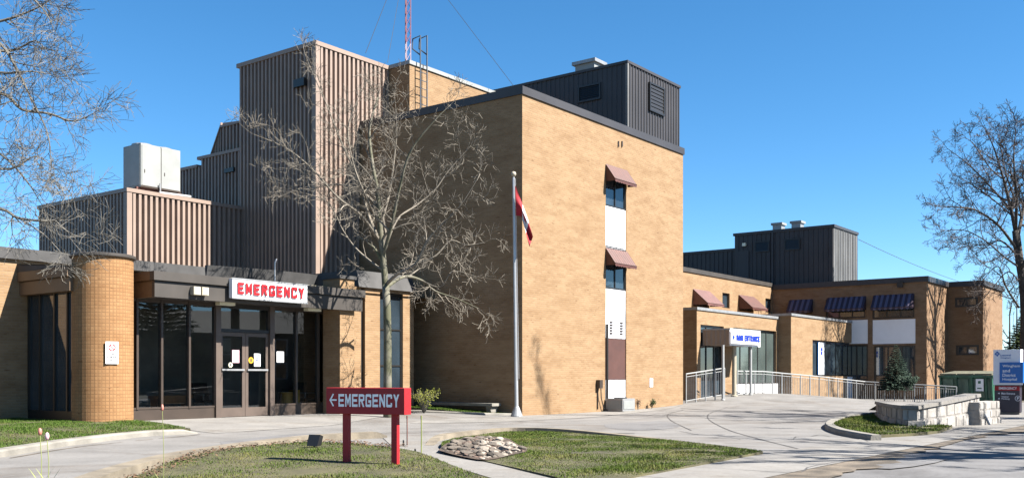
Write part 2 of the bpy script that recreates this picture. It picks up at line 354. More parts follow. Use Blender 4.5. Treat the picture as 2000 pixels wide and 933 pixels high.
def glyph(c, t):
    b = t*0.85; L = _rc(0, 0, t, 1)
    top = [(0, 1-b), (1, 1-b), (1, 0.92), (0.88, 1), (0.12, 1), (0, 0.92)]; bot = [(0, 0.08), (0.12, 0), (0.88, 0), (1, 0.08), (1, b), (0, b)]
    if c == 'E': return [L, _rc(t, 0, 1, b), _rc(t, 0.5-b/2, 0.9, 0.5+b/2), _rc(t, 1-b, 1, 1)]
    if c == 'M':
        d = [(t*0.9, 1), (t*0.9, 0.62), (0.5, 0.1), (0.5, 0.5)]; return [_rc(0, 0, t*0.9, 1), _rc(1-t*0.9, 0, 1, 1), d, _mir(d)]
    if c == 'R': return [L, [(t, 1-b), (1-t, 1-b), (1-t, 1), (t, 1)], [(1-t, 0.45), (1, 0.52), (1, 0.93), (1-t, 1)], _rc(t, 0.42, 1-t, 0.42+b), [(0.42, 0.418), (0.42+t*1.15, 0.418), (1, 0), (1-t*1.15, 0)]]
    if c == 'C': return [_rc(0, b, t, 1-b), top, bot, _rc(1-t, 1-b-0.14, 1, 1-b), _rc(1-t, b, 1, b+0.14)]
    if c == 'G': return [_rc(0, b, t, 1-b), top, bot, _rc(1-t, 1-b-0.1, 1, 1-b), _rc(1-t, b, 1, 0.54), _rc(0.5, 0.54-b, 1-t, 0.54)]
    if c == 'N': return [L, _rc(1-t, 0, 1, 1), [(t, 1), (t, 0.62), (1-t, 0), (1-t, 0.38)]]
    if c == 'Y':
        a = [(0, 1), (t*1.15, 1), (0.5, 0.70), (0.5, 0.42), (0.5-t/2, 0.42)]; return [a, _mir(a), _rc(0.5-t/2, 0, 0.5+t/2, 0.42)]
    if c == 'A':
        a = [(0, 0), (t*1.05, 0), (0.5, 0.74), (0.5, 1), (0.5-t*0.55, 1)]; return [a, _mir(a), _rc(0.36, 0.2, 0.64, 0.2+b*0.8)]
    if c == 'T': return [_rc(0, 1-b, 1, 1), _rc(0.5-t/2, 0, 0.5+t/2, 1-b)]
    if c == 'I': return [_rc(0, 0, 1, 1)]
    return []
def block_text(name, txt, o, ex, ez, Wd, Ht, mat, parent, depth=0.01, t=0.27, gap=0.22):
    '''cut-out block capitals filling a Wd x Ht rectangle'''
    ex = Vector(ex).normalized(); ez = Vector(ez).normalized(); n = ex.cross(ez); o = Vector(o)
    adv = [(0.5 if c == ' ' else t if c == 'I' else 1.0) for c in txt]; tot = sum(adv)+gap*(len(txt)-1); k = Wd/tot; x = 0; mb = MB()
    for c, a in zip(txt, adv):
        for j, poly in enumerate(glyph(c, t)):
            q = 0.0003*j; P = [o+ex*((x+px*a)*k)+ez*(py*Ht) for px, py in poly]; F = [p+n*(depth+q) for p in P]
            mb.face(F)
            for i in range(len(P)): mb.face([P[i], P[(i+1) % len(P)], F[(i+1) % len(P)], F[i]])
        x += a+gap
    return mb.build(name, mat, parent)
DR, DL, UP = Vector((RX, RY, 0)), Vector((LX, LY, 0)), Vector((0, 0, 1))

def wall(mb, ax, c, a0, a1, z0, z1, holes=(), depth=0.15):
    """wall face with reveals. ax 'v': plane v=c seen from -v, a = u.  ax 'u': plane u=c seen from -u, a = -v"""
    P = (lambda a, z, d=0.0: h(a, c+d, z)) if ax == 'v' else (lambda a, z, d=0.0: h(c+d, -a, z))
    xs = sorted(set([a0, a1]+[x for k in holes for x in k[:2]])); zs = sorted(set([z0, z1]+[x for k in holes for x in k[2:4]]))
    for i in range(len(xs)-1):
        for j in range(len(zs)-1):
            mx, mz = (xs[i]+xs[i+1])/2, (zs[j]+zs[j+1])/2
            if any(k[0] < mx < k[1] and k[2] < mz < k[3] for k in holes): continue
            mb.face([P(xs[i], zs[j]), P(xs[i+1], zs[j]), P(xs[i+1], zs[j+1]), P(xs[i], zs[j+1])])
    for k in holes:
        b0, b1, y0, y1 = k[:4]; d = depth
        mb.face([P(b0, y0), P(b0, y1), P(b0, y1, d), P(b0, y0, d)]); mb.face([P(b1, y1), P(b1, y0), P(b1, y0, d), P(b1, y1, d)])
        mb.face([P(b0, y1), P(b1, y1), P(b1, y1, d), P(b0, y1, d)]); mb.face([P(b1, y0), P(b0, y0), P(b0, y0, d), P(b1, y0, d)])
def window(parent, ax, c, a0, a1, z0, z1, cols=1, rows=1, fr=0.06, pane='glass', frame='frame_dk', inset=0.10, name='window', th=0.07):
    """window in a hole: frame bars and one pane sheet (sub-part)"""
    P = (lambda a, d, z: h(a, c+d, z)) if ax == 'v' else (lambda a, d, z: h(c+d, -a, z))
    def bx(mb, b0, b1, d0, d1, y0, y1):
        mb.hexa([P(b0, d0, y0), P(b1, d0, y0), P(b1, d1, y0), P(b0, d1, y0), P(b0, d0, y1), P(b1, d0, y1), P(b1, d1, y1), P(b0, d1, y1)])
    e = 0.004; mb = MB()
    bx(mb, a0+e, a0+fr, inset, inset+th, z0+e, z1-e); bx(mb, a1-fr, a1-e, inset, inset+th, z0+e, z1-e)
    bx(mb, a0+fr, a1-fr, inset, inset+th, z0+e, z0+fr); bx(mb, a0+fr, a1-fr, inset, inset+th, z1-fr, z1-e)
    for i in range(1, cols):
        x = a0+(a1-a0)*i/cols; bx(mb, x-fr*0.4, x+fr*0.4, inset+0.004, inset+th-0.004, z0+fr, z1-fr)
    for j in range(1, rows):
        y = z0+(z1-z0)*j/rows; bx(mb, a0+fr, a1-fr, inset+0.008, inset+th-0.008, y-fr*0.4, y+fr*0.4)
    o = mb.build(name, M[frame], parent)
    g = MB(); bx(g, a0+fr*0.5, a1-fr*0.5, inset+th*0.45, inset+th*0.6, z0+fr*0.5, z1-fr*0.5)
    g.build('pane', M[pane], o)
    return o
def panel(parent, name, mat, ax, c, a0, a1, z0, z1, d0, d1):
    P = (lambda a, d, z: h(a, c+d, z)) if ax == 'v' else (lambda a, d, z: h(c+d, -a, z))
    mb = MB(); mb.hexa([P(a0, d0, z0), P(a1, d0, z0), P(a1, d1, z0), P(a0, d1, z0), P(a0, d0, z1), P(a1, d0, z1), P(a1, d1, z1), P(a0, d1, z1)])
    return mb.build(name, M[mat] if isinstance(mat, str) else mat, parent)
def awning(parent, ax, c, a0, a1, ztop, zbot, proj, mats=('awn',), stripes=9, valance=0.12):
    P = (lambda a, d, z: h(a, c+d, z)) if ax == 'v' else (lambda a, d, z: h(c+d, -a, z))
    mb = MB(); t = 0.025; nm = len(mats)
    for k in range(stripes):
        x0 = a0+(a1-a0)*k/stripes; x1 = a0+(a1-a0)*(k+1)/stripes; xm = (x0+x1)/2; mi = k % nm; r = 0.012
        for (p, q, rp, rq) in ((x0, xm, 0, r), (xm, x1, r, 0)):     # each strip is slightly crowned
            mb.face([P(p, -proj-rp, zbot+rp), P(q, -proj-rq, zbot+rq), P(q, -0.02-rq, ztop+rq), P(p, -0.02-rp, ztop+rp)], mi)
        mb.face([P(x0, -proj, zbot-valance), P(xm, -proj-0.004, zbot-valance-0.03), P(x1, -proj, zbot-valance), P(x1, -proj, zbot), P(x0, -proj, zbot)], mi)
    for a, sgn in ((a0, 1), (a1, -1)):
        tri = [P(a, -0.02, ztop-t), P(a, -0.02, zbot-valance*0.6), P(a, -proj+0.005, zbot-valance*0.8), P(a, -proj+0.005, zbot)]
        mb.face(tri if sgn > 0 else tri[::-1], 0)
    mb.face([P(a0, -proj, zbot-t), P(a0, -0.02, ztop-t), P(a1, -0.02, ztop-t), P(a1, -proj, zbot-t)], nm)   # lining
    o = mb.build('awning', [M[x] for x in mats]+[M['awn_in']], parent)
    fb = MB(); fb.tube([P(a0, -proj, zbot), P(a1, -proj, zbot)], 0.018, 6); fb.build('front_bar', M['awn_in'], o)
    return o
def ribbed(mb, p, q, z0, z1, pitch=0.2, dep=0.04, frac=0.5):
    """vertical ribs from plan point p to q (seen left to right from outside), real profile"""
    p, q = Vector((p.x, p.y, 0)), Vector((q.x, q.y, 0)); d = q-p; L = d.length; d.normalize(); n = d.cross(UP)
    N = max(1, round(L/pitch)); w = L/N; s = w*0.1; prof = []
    for k in range(N):
        x = k*w
        prof += [(x, 0), (x+w*(1-frac)-s, 0), (x+w*(1-frac), dep), (x+w-s, dep)]
    prof.append((L, 0))
    for (x0, y0), (x1, y1) in zip(prof, prof[1:]):
        a = p+d*x0+n*y0; b = p+d*x1+n*y1
        mb.face([(a.x, a.y, z0), (b.x, b.y, z0), (b.x, b.y, z1), (a.x, a.y, z1)])
def louvre(parent, ax, c, a0, a1, z0, z1, mat='frame_dk', n=7, name='louvre', slat='frame_dk'):
    P = (lambda a, d, z: h(a, c+d, z)) if ax == 'v' else (lambda a, d, z: h(c+d, -a, z))
    mb = MB()
    def bx(b0, b1, d0, d1, y0, y1):
        mb.hexa([P(b0, d0, y0), P(b1, d0, y0), P(b1, d1, y0), P(b0, d1, y0), P(b0, d0, y1), P(b1, d0, y1), P(b1, d1, y1), P(b0, d1, y1)])
    f = 0.06
    bx(a0, a0+f, -0.09, 0.02, z0, z1); bx(a1-f, a1, -0.09, 0.02, z0, z1); bx(a0+f, a1-f, -0.09, 0.02, z0, z0+f); bx(a0+f, a1-f, -0.09, 0.02, z1-f, z1)
    o = mb.build(name, M[mat], parent)
    s = MB()
    for k in range(n):
        y = z0+f+(z1-z0-2*f)*k/n; y2 = y+(z1-z0-2*f)/n
        s.face([P(a0+f, -0.075, y), P(a1-f, -0.075, y), P(a1-f, -0.05, y2), P(a0+f, -0.05, y2)])
    s.build('slats', M[slat], o)
    return o
# ------------------------------------------------------------------ camera, light
cam = bpy.data.cameras.new('camera'); co = bpy.data.objects.new('camera', cam); COL.objects.link(co); SC.camera = co
cam.sensor_width = 36; cam.lens = FOC/2000*36; cam.shift_y = (CY-466.5)/2000; cam.clip_end = 3000; cam.clip_start = 0.05
co.location = (0, 0, EYE); co.rotation_euler = (R(90), 0, 0)
SA, SB = 0.33, 0.95                                  # sunlight moves -SA along u and +SB along v for each metre it falls
to_sun = (Vector((RX, RY, 0))*SA-Vector((LX, LY, 0))*SB+Vector((0, 0, 1))).normalized()
SUN_EL = math.asin(to_sun.z); SUN_AZ = math.atan2(to_sun.x, to_sun.y)
sl = bpy.data.lights.new('sun', 'SUN'); so = bpy.data.objects.new('sun', sl); COL.objects.link(so)
sl.energy = 5.0; sl.angle = R(0.5); sl.color = (1.0, 0.95, 0.87)
so.rotation_euler = to_sun.to_track_quat('Z', 'Y').to_euler(); so.location = (30, 5, 40)
wd = bpy.data.worlds.new('World'); SC.world = wd; wd.use_nodes = True
nt = wd.node_tree; bg = nt.nodes['Background']
sky = nt.nodes.new('ShaderNodeTexSky'); sky.sky_type = 'NISHITA'; sky.sun_disc = False
sky.sun_elevation = SUN_EL; sky.sun_rotation = SUN_AZ; sky.altitude = 1500; sky.air_density = 0.9; sky.dust_density = 0.0; sky.ozone_density = 4.0
hs = nt.nodes.new('ShaderNodeHueSaturation'); hs.inputs['Saturation'].default_value = 1.22; hs.inputs['Hue'].default_value = 0.493
nt.links.new(sky.outputs[0], hs.inputs['Color']); nt.links.new(hs.outputs[0], bg.inputs[0]); bg.inputs[1].default_value = 0.05
SC.view_settings.view_transform = 'Standard'; SC.view_settings.look = 'None'; SC.view_settings.exposure = 2.08; SC.view_settings.gamma = 1.0

# ------------------------------------------------------------------ ground
def sheet(name, pts, mat, off, step=1.0, skirt=0.0, zf=None, parent=None):
    """flat outline cut into a grid and laid on the terrain"""
    bm = bmesh.new(); vs = [bm.verts.new((p[0], p[1], 0)) for p in pts]
    bm.faces.new(vs); bmesh.ops.triangulate(bm, faces=bm.faces[:])
    xs = [p[0] for p in pts]; ys = [p[1] for p in pts]
    for ax, lo, hi in ((0, min(xs), max(xs)), (1, min(ys), max(ys))):
        k = math.ceil(max(lo, -60)/step)
        while k*step < min(hi, 110):
            co_ = Vector((k*step, 0, 0)) if ax == 0 else Vector((0, k*step, 0)); no = Vector((1, 0, 0)) if ax == 0 else Vector((0, 1, 0))
            bmesh.ops.bisect_plane(bm, geom=bm.verts[:]+bm.edges[:]+bm.faces[:], plane_co=co_, plane_no=no, dist=1e-5); k += 1
    for v in bm.verts: v.co.z = gz(v.co.x, v.co.y)+off+(zf(v.co.x, v.co.y) if zf else 0)
    for f in bm.faces:
        if f.normal.z < 0: f.normal_flip()
    bm.normal_update()
    for f in bm.faces:
        if f.normal.z < 0: f.normal_flip()
    if skirt > 0:
        be = [e for e in bm.edges if e.is_boundary]
        ret = bmesh.ops.extrude_edge_only(bm, edges=be)
        for g in ret['geom']:
            if isinstance(g, bmesh.types.BMVert): g.co.z -= skirt
    me = bpy.data.meshes.new(name); bm.to_mesh(me); bm.free(); me.materials.append(mat)
    o = bpy.data.objects.new(name, me); COL.objects.link(o)
    WORLD[o.name] = Matrix.Identity(4)
    return o
def inside(pt, poly):
    x, y = pt; c = False; j = len(poly)-1
    for i in range(len(poly)):
        xi, yi = poly[i]; xj, yj = poly[j]
        if (yi > y) != (yj > y) and x < (xj-xi)*(y-yi)/(yj-yi)+xi: c = not c
        j = i
    return c
def grass(name, poly, off, n, hgt, mat, zf=None, seed=1, wid=0.006, hole=None, patch=0.52):
    rnd = random.Random(seed); xs = [p[0] for p in poly]; ys = [p[1] for p in poly]; mb = MB(); c = 0
    x0, x1, y0, y1 = min(xs), max(xs), min(ys), max(ys)
    while c < n:
        x, y = rnd.uniform(x0, x1), rnd.uniform(y0, y1)
        if not inside((x, y), poly) or (hole and inside((x, y), hole)): continue
        c += 1
        if noise.noise(Vector((x*0.9+seed, y*0.9, 7.7)))+0.5*noise.noise(Vector((x*3.1, y*3.1, 2.2))) > patch and rnd.random() < 0.82: continue
        z = gz(x, y)+off+(zf(x, y) if zf else 0)-0.006
        a = rnd.uniform(0, 6.283); hh = hgt*rnd.uniform(0.45, 1.25)*(0.7+0.6*noise.noise(Vector((x*1.3, y*1.3, 0.5)))); w = wid*rnd.uniform(0.7, 1.5)
        lx, ly = math.cos(a+1.5)*hh*rnd.uniform(0.1, 0.8), math.sin(a+1.5)*hh*rnd.uniform(0.1, 0.8)
        i = len(mb.v)
        mb.v += [(x-math.cos(a)*w, y-math.sin(a)*w, z), (x+math.cos(a)*w, y+math.sin(a)*w, z), (x+lx, y+ly, z+hh)]
        mb.f.append((i, i+1, i+2)); mb.m.append(0)
    o = mb.build(name, mat, uv=False, origin=(0, 0, 0)); o['kind'] = 'stuff'
    return o
def ribbon(name, pts, width, mat, off):
    mb = MB(); L = []; Rr = []
    # resample
    q = []
    for a, b in zip(pts, pts[1:]):
        n = max(1, int(math.hypot(b[0]-a[0], b[1]-a[1])/0.4))
        q += [(a[0]+(b[0]-a[0])*k/n, a[1]+(b[1]-a[1])*k/n) for k in range(n)]
    q.append(pts[-1])
    for i, p in enumerate(q):
        a, b = q[max(i-1, 0)], q[min(i+1, len(q)-1)]; dx, dy = b[0]-a[0], b[1]-a[1]; l = math.hypot(dx, dy) or 1
        w = width*(0.75+0.5*noise.noise(Vector((p[0]*2, p[1]*2, 3))))
        L.append((p[0]-dy/l*w/2, p[1]+dx/l*w/2)); Rr.append((p[0]+dy/l*w/2, p[1]-dx/l*w/2))
    for i in range(len(q)-1):
        mb.face([(x, y, gz(x, y)+off) for x, y in (Rr[i], Rr[i+1], L[i+1], L[i])])
    return struct(mb.build(name, mat, origin=(0, 0, 0)))
def smooth_line(pts, n=6):
    out = []
    P = [pts[0]]+list(pts)+[pts[-1]]
    for i in range(1, len(P)-2):
        p0, p1, p2, p3 = P[i-1], P[i], P[i+1], P[i+2]
        for k in range(n):
            t = k/n
            out.append(tuple(0.5*((2*p1[j])+(-p0[j]+p2[j])*t+(2*p0[j]-5*p1[j]+4*p2[j]-p3[j])*t*t+(-p0[j]+3*p1[j]-3*p2[j]+p3[j])*t**3) for j in range(len(p1))))
    out.append(tuple(pts[-1])); return out
def kerb(name, pts, width, height, mat, side=1, hf=None, joint=2.2):
    """kerb along a ground line; 'side' puts its width on the left (+1) or right (-1) of the line. The outer arris is rounded"""
    mb = MB(); prev = None; acc = 0
    for i, p in enumerate(pts):
        a, b = pts[max(i-1, 0)], pts[min(i+1, len(pts)-1)]; dx, dy = b[0]-a[0], b[1]-a[1]; l = math.hypot(dx, dy) or 1
        nx, ny = -dy/l*side, dx/l*side; H = height if hf is None else hf(i/(len(pts)-1))
        z = gz(*p); j = 0.004*noise.noise(Vector((p[0]*3, p[1]*3, 0)))
        ring = [(p[0], p[1], z-0.1), (p[0]+nx*0.012, p[1]+ny*0.012, z+H-0.03+j), (p[0]+nx*0.04, p[1]+ny*0.04, z+H+j), (p[0]+nx*width, p[1]+ny*width, z+H+j), (p[0]+nx*width, p[1]+ny*width, z-0.1)]
        if prev:
            for k in range(4): mb.face([prev[k], ring[k], ring[k+1], prev[k+1]])
        else: mb.face(ring)
        prev = ring
    mb.face(prev[::-1])
    return struct(mb.build(name, mat, origin=(0, 0, 0)))

gr = sheet('ground', [(-700, -300), (700, -300), (700, 1500), (-700, 1500)], M['ground'], -0.05, step=2.0); struct(gr)
def below(pt, k=6.0):      # push an outline on towards and under the camera
    return pt
drive = [(-24, 2), (-6, 2)] + [G(60, 1100), G(1250, 945), G(1490, 890), G(1830, 850), G(1960, 838)] + [(18, 30), (26, 34), (26, 44), (22, 58), (8, 62), (-3, 44), (-24, 40)]
struct(sheet('driveway', drive, M['asphalt_pale'], 0.0))
# the street and its sidewalk run along the hospital's u axis
sw_in = [G(1250, 933), G(1490, 887), G(1700, 866), G(1830, 850)]
def along(p, du, dv): return (p[0]+du*RX+dv*LX, p[1]+du*RY+dv*LY)
a0 = G(1490, 887); ua, va = uv_of(*a0)
def hp(u, v): q = h(u, v); return (q.x, q.y)
struct(sheet('street', [hp(-45, va-11.5), hp(60, va-11.5), hp(60, va-1.0), hp(-45, va-1.0)], M['asphalt'], -0.012))
struct(sheet('sidewalk', [hp(-45, va-1.55), hp(60, va-1.55), hp(60, va), hp(-45, va)], M['walk'], 0.008))
mb = MB(); ve = [min(va-1.66, va-1.95-0.6*noise.noise(Vector((k*0.11, 0.3, 0)))-0.25*noise.noise(Vector((k*0.6, 3, 0)))) for k in range(200)]
for k in range(199):
    u_ = -30+k*0.3
    mb.face([tuple(h(a_, b_, gz(*hp(a_, b_))+0.005)) for a_, b_ in ((u_, ve[k]), (u_+0.3, ve[k+1]), (u_+0.3, va-1.56), (u_, va-1.56))])
struct(mb.build('street_verge', M['gravel'], origin=(0, 0, 0)))
for k in range(-20, 20):
    ribbon('sidewalk_joint', [hp(k*1.6, va-1.54), hp(k*1.6, va-0.01)], 0.02, M['tar'], 0.012) if -12 < k < 8 else None
struct(sheet('entrance_apron', [G(255, 822), G(330, 834), G(420, 846), G(540, 838), G(650, 830), hp(-2.5, 2.4), hp(-2.5, 4.7), hp(-11, 4.2)], M['walk'], 0.008))
struct(sheet('tower_sidewalk', [G(800, 826), G(1000, 823), G(1150, 815), G(1240, 806), G(1310, 797), hp(11, -0.02), hp(0.2, -0.02), G(1015, 812), G(990, 814), G(830, 819)], M['walk'], 0.008))
path_pts = [G(745, 852), G(870, 852), G(852, 872), G(868, 886), G(960, 902), G(1090, 934), G(1350, 1010), G(1200, 1050), G(1060, 968), G(960, 934), G(812, 889), G(770, 876)]
struct(sheet('garden_path', path_pts, M['walk'], 0.010))
# near lawn with the red sign
def zL1(x, y): return 0.015+0.08*S(12.8, 15.8, y)+0.015*noise.noise(Vector((x*0.8, y*0.8, 0)))
L1 = smooth_line([G(120, 985), G(255, 934), G(330, 909), G(400, 895), G(480, 882), G(590, 873), G(680, 875), G(760, 882), G(812, 892)], 4)+[G(960, 936), G(1060, 970), G(1200, 1052), G(900, 1250), G(100, 1250)]
struct(sheet('near_lawn_soil', L1, M['soil'], 0.0, step=0.5, skirt=0.2, zf=zL1))
front = [p for p in L1 if p[1] > 10.5]
L1g = L1[:-3]+[G(1150, 1010), G(900, 1010), G(300, 1010)]
grass('near_lawn_grass', L1g, 0.0, 52000, 0.040, M['grass'], zL1, 3, 0.0055)
kerb('near_kerb', smooth_line([G(60, 985), G(190, 935), G(300, 905), G(400, 887), G(480, 875), G(590, 862), G(660, 857), G(715, 854), G(748, 853)], 5), 0.32, 0.13, M['concrete_tan'], -1, hf=lambda t: 0.13*(1-0.6*S(0.9, 1, t)))
# right lawn with the rocks
def zL2(x, y): return 0.03+0.03*S(0, 1, (y-14)/5)+0.015*noise.noise(Vector((x*0.8, y*0.8, 4)))
L2 = smooth_line([G(868, 884), G(862, 872), G(880, 862), G(960, 850), G(1010, 847), G(1100, 849), G(1200, 856), G(1300, 864), G(1400, 874), G(1490, 886)], 3)+[G(1240, 933), G(1130, 960), G(1095, 938), G(960, 905)]
struct(sheet('right_lawn_soil', L2, M['soil'], 0.0, step=0.5, skirt=0.2, zf=zL2))
bedo = smooth_line([G(a, b) for a, b in ((856, 885), (872, 873), (900, 866), (940, 857), (985, 861), (1010, 873), (1030, 886), (1000, 894), (950, 902), (900, 895), (856, 885))], 3)[:-1]
grass('right_lawn_grass', L2, 0.0, 70000, 0.036, M['grass'], zL2, 4, 0.006, bedo)
struct(sheet('rock_bed_mulch', bedo, M['mulch'], 0.012, step=0.5, zf=zL2))
kerb('right_kerb', smooth_line([G(825, 870), G(845, 858), G(900, 850), G(960, 844), G(1010, 842), G(1100, 844), G(1200, 852), G(1300, 861), G(1400, 872), G(1480, 884)], 4), 0.22, 0.085, M['concrete_tan'], -1, hf=lambda t: 0.1*(1-0.8*S(0.5, 1, t))*(0.15+0.85*S(0, 0.15, t)))
# left lawn
L3 = [G(-160, 905), G(0, 884), G(130, 864), G(300, 845), G(372, 842), G(262, 826), G(190, 829), G(40, 822), G(-160, 824)]
def zL3(x, y): return 0.07+0.015*noise.noise(Vector((x*0.8, y*0.8, 9)))
struct(sheet('left_lawn_soil', L3, M['soil'], 0.0, step=0.5, skirt=0.2, zf=zL3))
grass('left_lawn_grass', L3, 0.0, 50000, 0.048, M['grass_lush'], zL3, 5, 0.007)
kerb('left_kerb', [G(-170, 913), G(0, 893), G(130, 871), G(230, 858), G(300, 851), G(360, 848), G(388, 846)], 0.24, 0.12, M['concrete'], 1, hf=lambda t: 0.12*(1-0.8*S(0.8, 1, t)))
# lawn strip at the foot of the shaded brick wall
L4 = [hp(-0.05, 0.3), hp(-1.1, 0.9), hp(-1.9, 2.6), hp(-2.6, 4.6), hp(-0.05, 4.7)]
def zL4(x, y):
    u, v = uv_of(x, y); return 0.05+0.13*S(0.5, 4.5, v)
struct(sheet('wall_lawn_soil', L4, M['soil'], 0.0, step=0.5, skirt=0.2, zf=zL4))
grass('wall_lawn_grass', L4, 0.0, 14000, 0.06, M['grass_lush'], zL4, 6, 0.008)
kerb('wall_kerb', [hp(-0.15, 0.05), hp(-1.2, 0.65), hp(-2.05, 2.45), hp(-2.75, 4.5)], 0.2, 0.07, M['concrete'], -1)
# grass island in front of the block wall
L5 = smooth_line([G(1690, 813), G(1645, 822), G(1622, 833), G(1640, 844), G(1700, 856)], 4)+[G(1790, 851), G(1835, 846), G(1860, 836), G(1775, 830), G(1730, 815)]
def zL5(x, y): return 0.07+0.02*noise.noise(Vector((x, y, 5)))
struct(sheet('island_soil', L5, M['soil'], 0.0, step=0.5, skirt=0.2, zf=zL5))
grass('island_grass', L5, 0.0, 16000, 0.07, M['grass'], zL5, 8, 0.009)
kerb('island_kerb', smooth_line([G(1700, 811), G(1640, 820), G(1610, 833), G(1632, 847), G(1700, 860)], 6), 0.22, 0.12, M['concrete'], 1)
# seams, cracks and tyre-worn lines in the driveway
ribbon('driveway_seam', smooth_line([G(1420, 795), G(1388, 806), G(1384, 818), G(1420, 838), G(1480, 856), G(1560, 876)], 8), 0.045, M['tar'], 0.006)
ribbon('driveway_seam', smooth_line([G(1335, 800), G(1306, 808), G(1310, 820), G(1350, 840)], 8), 0.04, M['tar'], 0.006)
ribbon('driveway_crack', smooth_line([G(1060, 838), G(1120, 840), G(1180, 845), G(1240, 846)], 6), 0.10, M['tar'], 0.006)
ribbon('driveway_crack', smooth_line([G(20, 894), G(140, 874), G(250, 862), G(390, 848)], 6), 0.07, M['gravel'], 0.006)
ribbon('driveway_crack', smooth_line([G(240, 922), G(330, 897), G(420, 880), G(560, 861)], 6), 0.05, M['gravel'], 0.006)
ribbon('driveway_crack', smooth_line([G(1330, 797), G(1450, 802), G(1600, 800)], 6), 0.16, M['tar'], 0.006)
for k, pts in enumerate(([G(430, 862), G(560, 848), G(640, 846), G(655, 852), G(560, 858), G(450, 872)], [G(1180, 828), G(1290, 822), G(1330, 832), G(1260, 840), G(1190, 836)], [G(1640, 905), G(1790, 884), G(1850, 896), G(1740, 915)])):
    struct(sheet('asphalt_patch', smooth_line(pts+[pts[0]], 3)[:-1], M['asphalt'], 0.004, step=0.5))
for pts in ([G(700, 846), G(820, 842), G(960, 838), G(1090, 832)], [G(1010, 826), G(1150, 820), G(1260, 812), G(1310, 803)], [G(1100, 843), G(1240, 836), G(1350, 846), G(1450, 858)], [G(1540, 858), G(1610, 850), G(1700, 862)], [G(1500, 925), G(1700, 895), G(1990, 868)]):
    ribbon('driveway_crack', smooth_line([(a+random.uniform(-.15, .15), b+random.uniform(-.3, .3)) for a, b in smooth_line(pts, 4)], 2), 0.035, M['tar'], 0.009)
# dead leaves along the near kerb
rl = random.Random(11); mb = MB()
edge = smooth_line([G(255, 934), G(330, 909), G(400, 895), G(480, 882), G(590, 873), G(680, 875), G(760, 882)], 12)
for k in range(900):
    p = edge[rl.randrange(len(edge))]; x, y = p[0]+rl.gauss(0.12, 0.12), p[1]-abs(rl.gauss(0.05, 0.22))
    z = gz(x, y)+zL1(x, y)+rl.uniform(0.01, 0.05); a = rl.uniform(0, 6.28); s = rl.uniform(0.015, 0.035); t = rl.uniform(-0.02, 0.02)
    mb.face([(x+math.cos(a)*s, y+math.sin(a)*s, z+t), (x-math.sin(a)*s*0.6, y+math.cos(a)*s*0.6, z), (x-math.cos(a)*s, y-math.sin(a)*s, z-t*0.5), (x+math.sin(a)*s*0.6, y-math.cos(a)*s*0.6, z+0.008)])
o = mb.build('fallen_leaves', M['litter'], uv=False); o['kind'] = 'stuff'

# ------------------------------------------------------------------ brick block (three storeys, white window strip)
H1 = Z(172, 0, 0); UE = U(1334, 0); VB = 12.0
BB = hthing('brick_block', 'tall three storey buff brick block with one white window strip and charcoal rooftop penthouse', 'building', UE/2, VB/2)
b0, b1 = U(1183, 0), U(1223, 0)
zt = Z(326, b0, 0)
mb = MB()
wall(mb, 'v', 0.0, 0.0, UE, -0.1, H1-0.2, [(b0, b1, 0.0, zt)], 0.14)
wall(mb, 'u', 0.0, -VB, 0.0, -0.1, H1-0.2)
mb.face([h(UE, 0, -0.1), h(UE, VB, -0.1), h(UE, VB, H1-0.2), h(UE, 0, H1-0.2)])
mb.face([h(0, VB, -0.1), h(0, VB, H1-0.2), h(UE, VB, H1-0.2), h(UE, VB, -0.1)])
mb.face([h(b0, 0.14, 0), h(b1, 0.14, 0), h(b1, 0.14, zt), h(b0, 0.14, zt)])
mb.build('brick_wall', M['brick'], BB)
mb = MB(); mb.hbox(-0.05, UE+0.05, -0.05, VB, H1-0.2, H1+0.06); mb.build('roof_coping', M['char'], BB)
def zz(y): return Z(y, (b0+b1)/2, 0)
segs = [('window', 360, 406), ('white', 406, 486), ('window', 516, 565), ('white_dirty', 565, 661), ('brown_panel', 661, 741), ('white_dirty', 741, 805)]
for nm, ya, yb in segs:
    z1, z0 = zz(ya), max(zz(yb), 0.02)
    if nm == 'window': window(BB, 'v', 0.0, b0, b1, z0, zz(ya-34), cols=2, fr=0.06, inset=0.03, th=0.08)
    else: panel(BB, 'spandrel_panel', nm, 'v', 0.0, b0+0.01, b1-0.01, z0+0.01, z1-0.004, 0.03, 0.13)
for yb in (360, 521):
    awning(BB, 'v', 0.0, b0-0.02, b1+0.06, zz(yb-33), zz(yb-3), 0.42, ('awn',), 9, 0.09)
for px in (1192, 1212):
    a = U(px, 0)
    mb = MB()
    for k in range(5): mb.hbox(a, a+0.17, 0.005, 0.03, zz(652)+k*0.1, zz(652)+k*0.1+0.05)
    mb.build('vent_grille', M['frame'], BB)
mb = MB(); a = b0+0.02; mb.tube([h(a, -0.05, 0.03), h(a, -0.05, zz(634))], 0.045, 8); mb.build('drain_pipe', M['frame_dk'], BB)
mb = MB(); a = U(1166, 0); mb.hbox(a-0.06, a+0.14, -0.16, 0, zz(757), zz(741)); mb.build('meter_box', M['frame'], BB)
mb = MB(); mb.tube([h(a+0.1, -0.1, zz(757)), h(a+0.14, -0.09, zz(775)), h(a+0.32, -0.08, zz(795)), h(a+0.5, -0.12, 0.06)], 0.018, 6); mb.tube([h(a, -0.03, zz(757)), h(a, -0.03, 0.1)], 0.02, 6); mb.build('cable', M['black'], BB)
for px in (1207, 1214):
    a = U(px, 0); mb = MB(); mb.hbox(a-0.02, a+0.03, -0.04, 0, Z(287, a, 0), Z(276, a, 0)); mb.build('wall_bracket', M['frame'], BB)
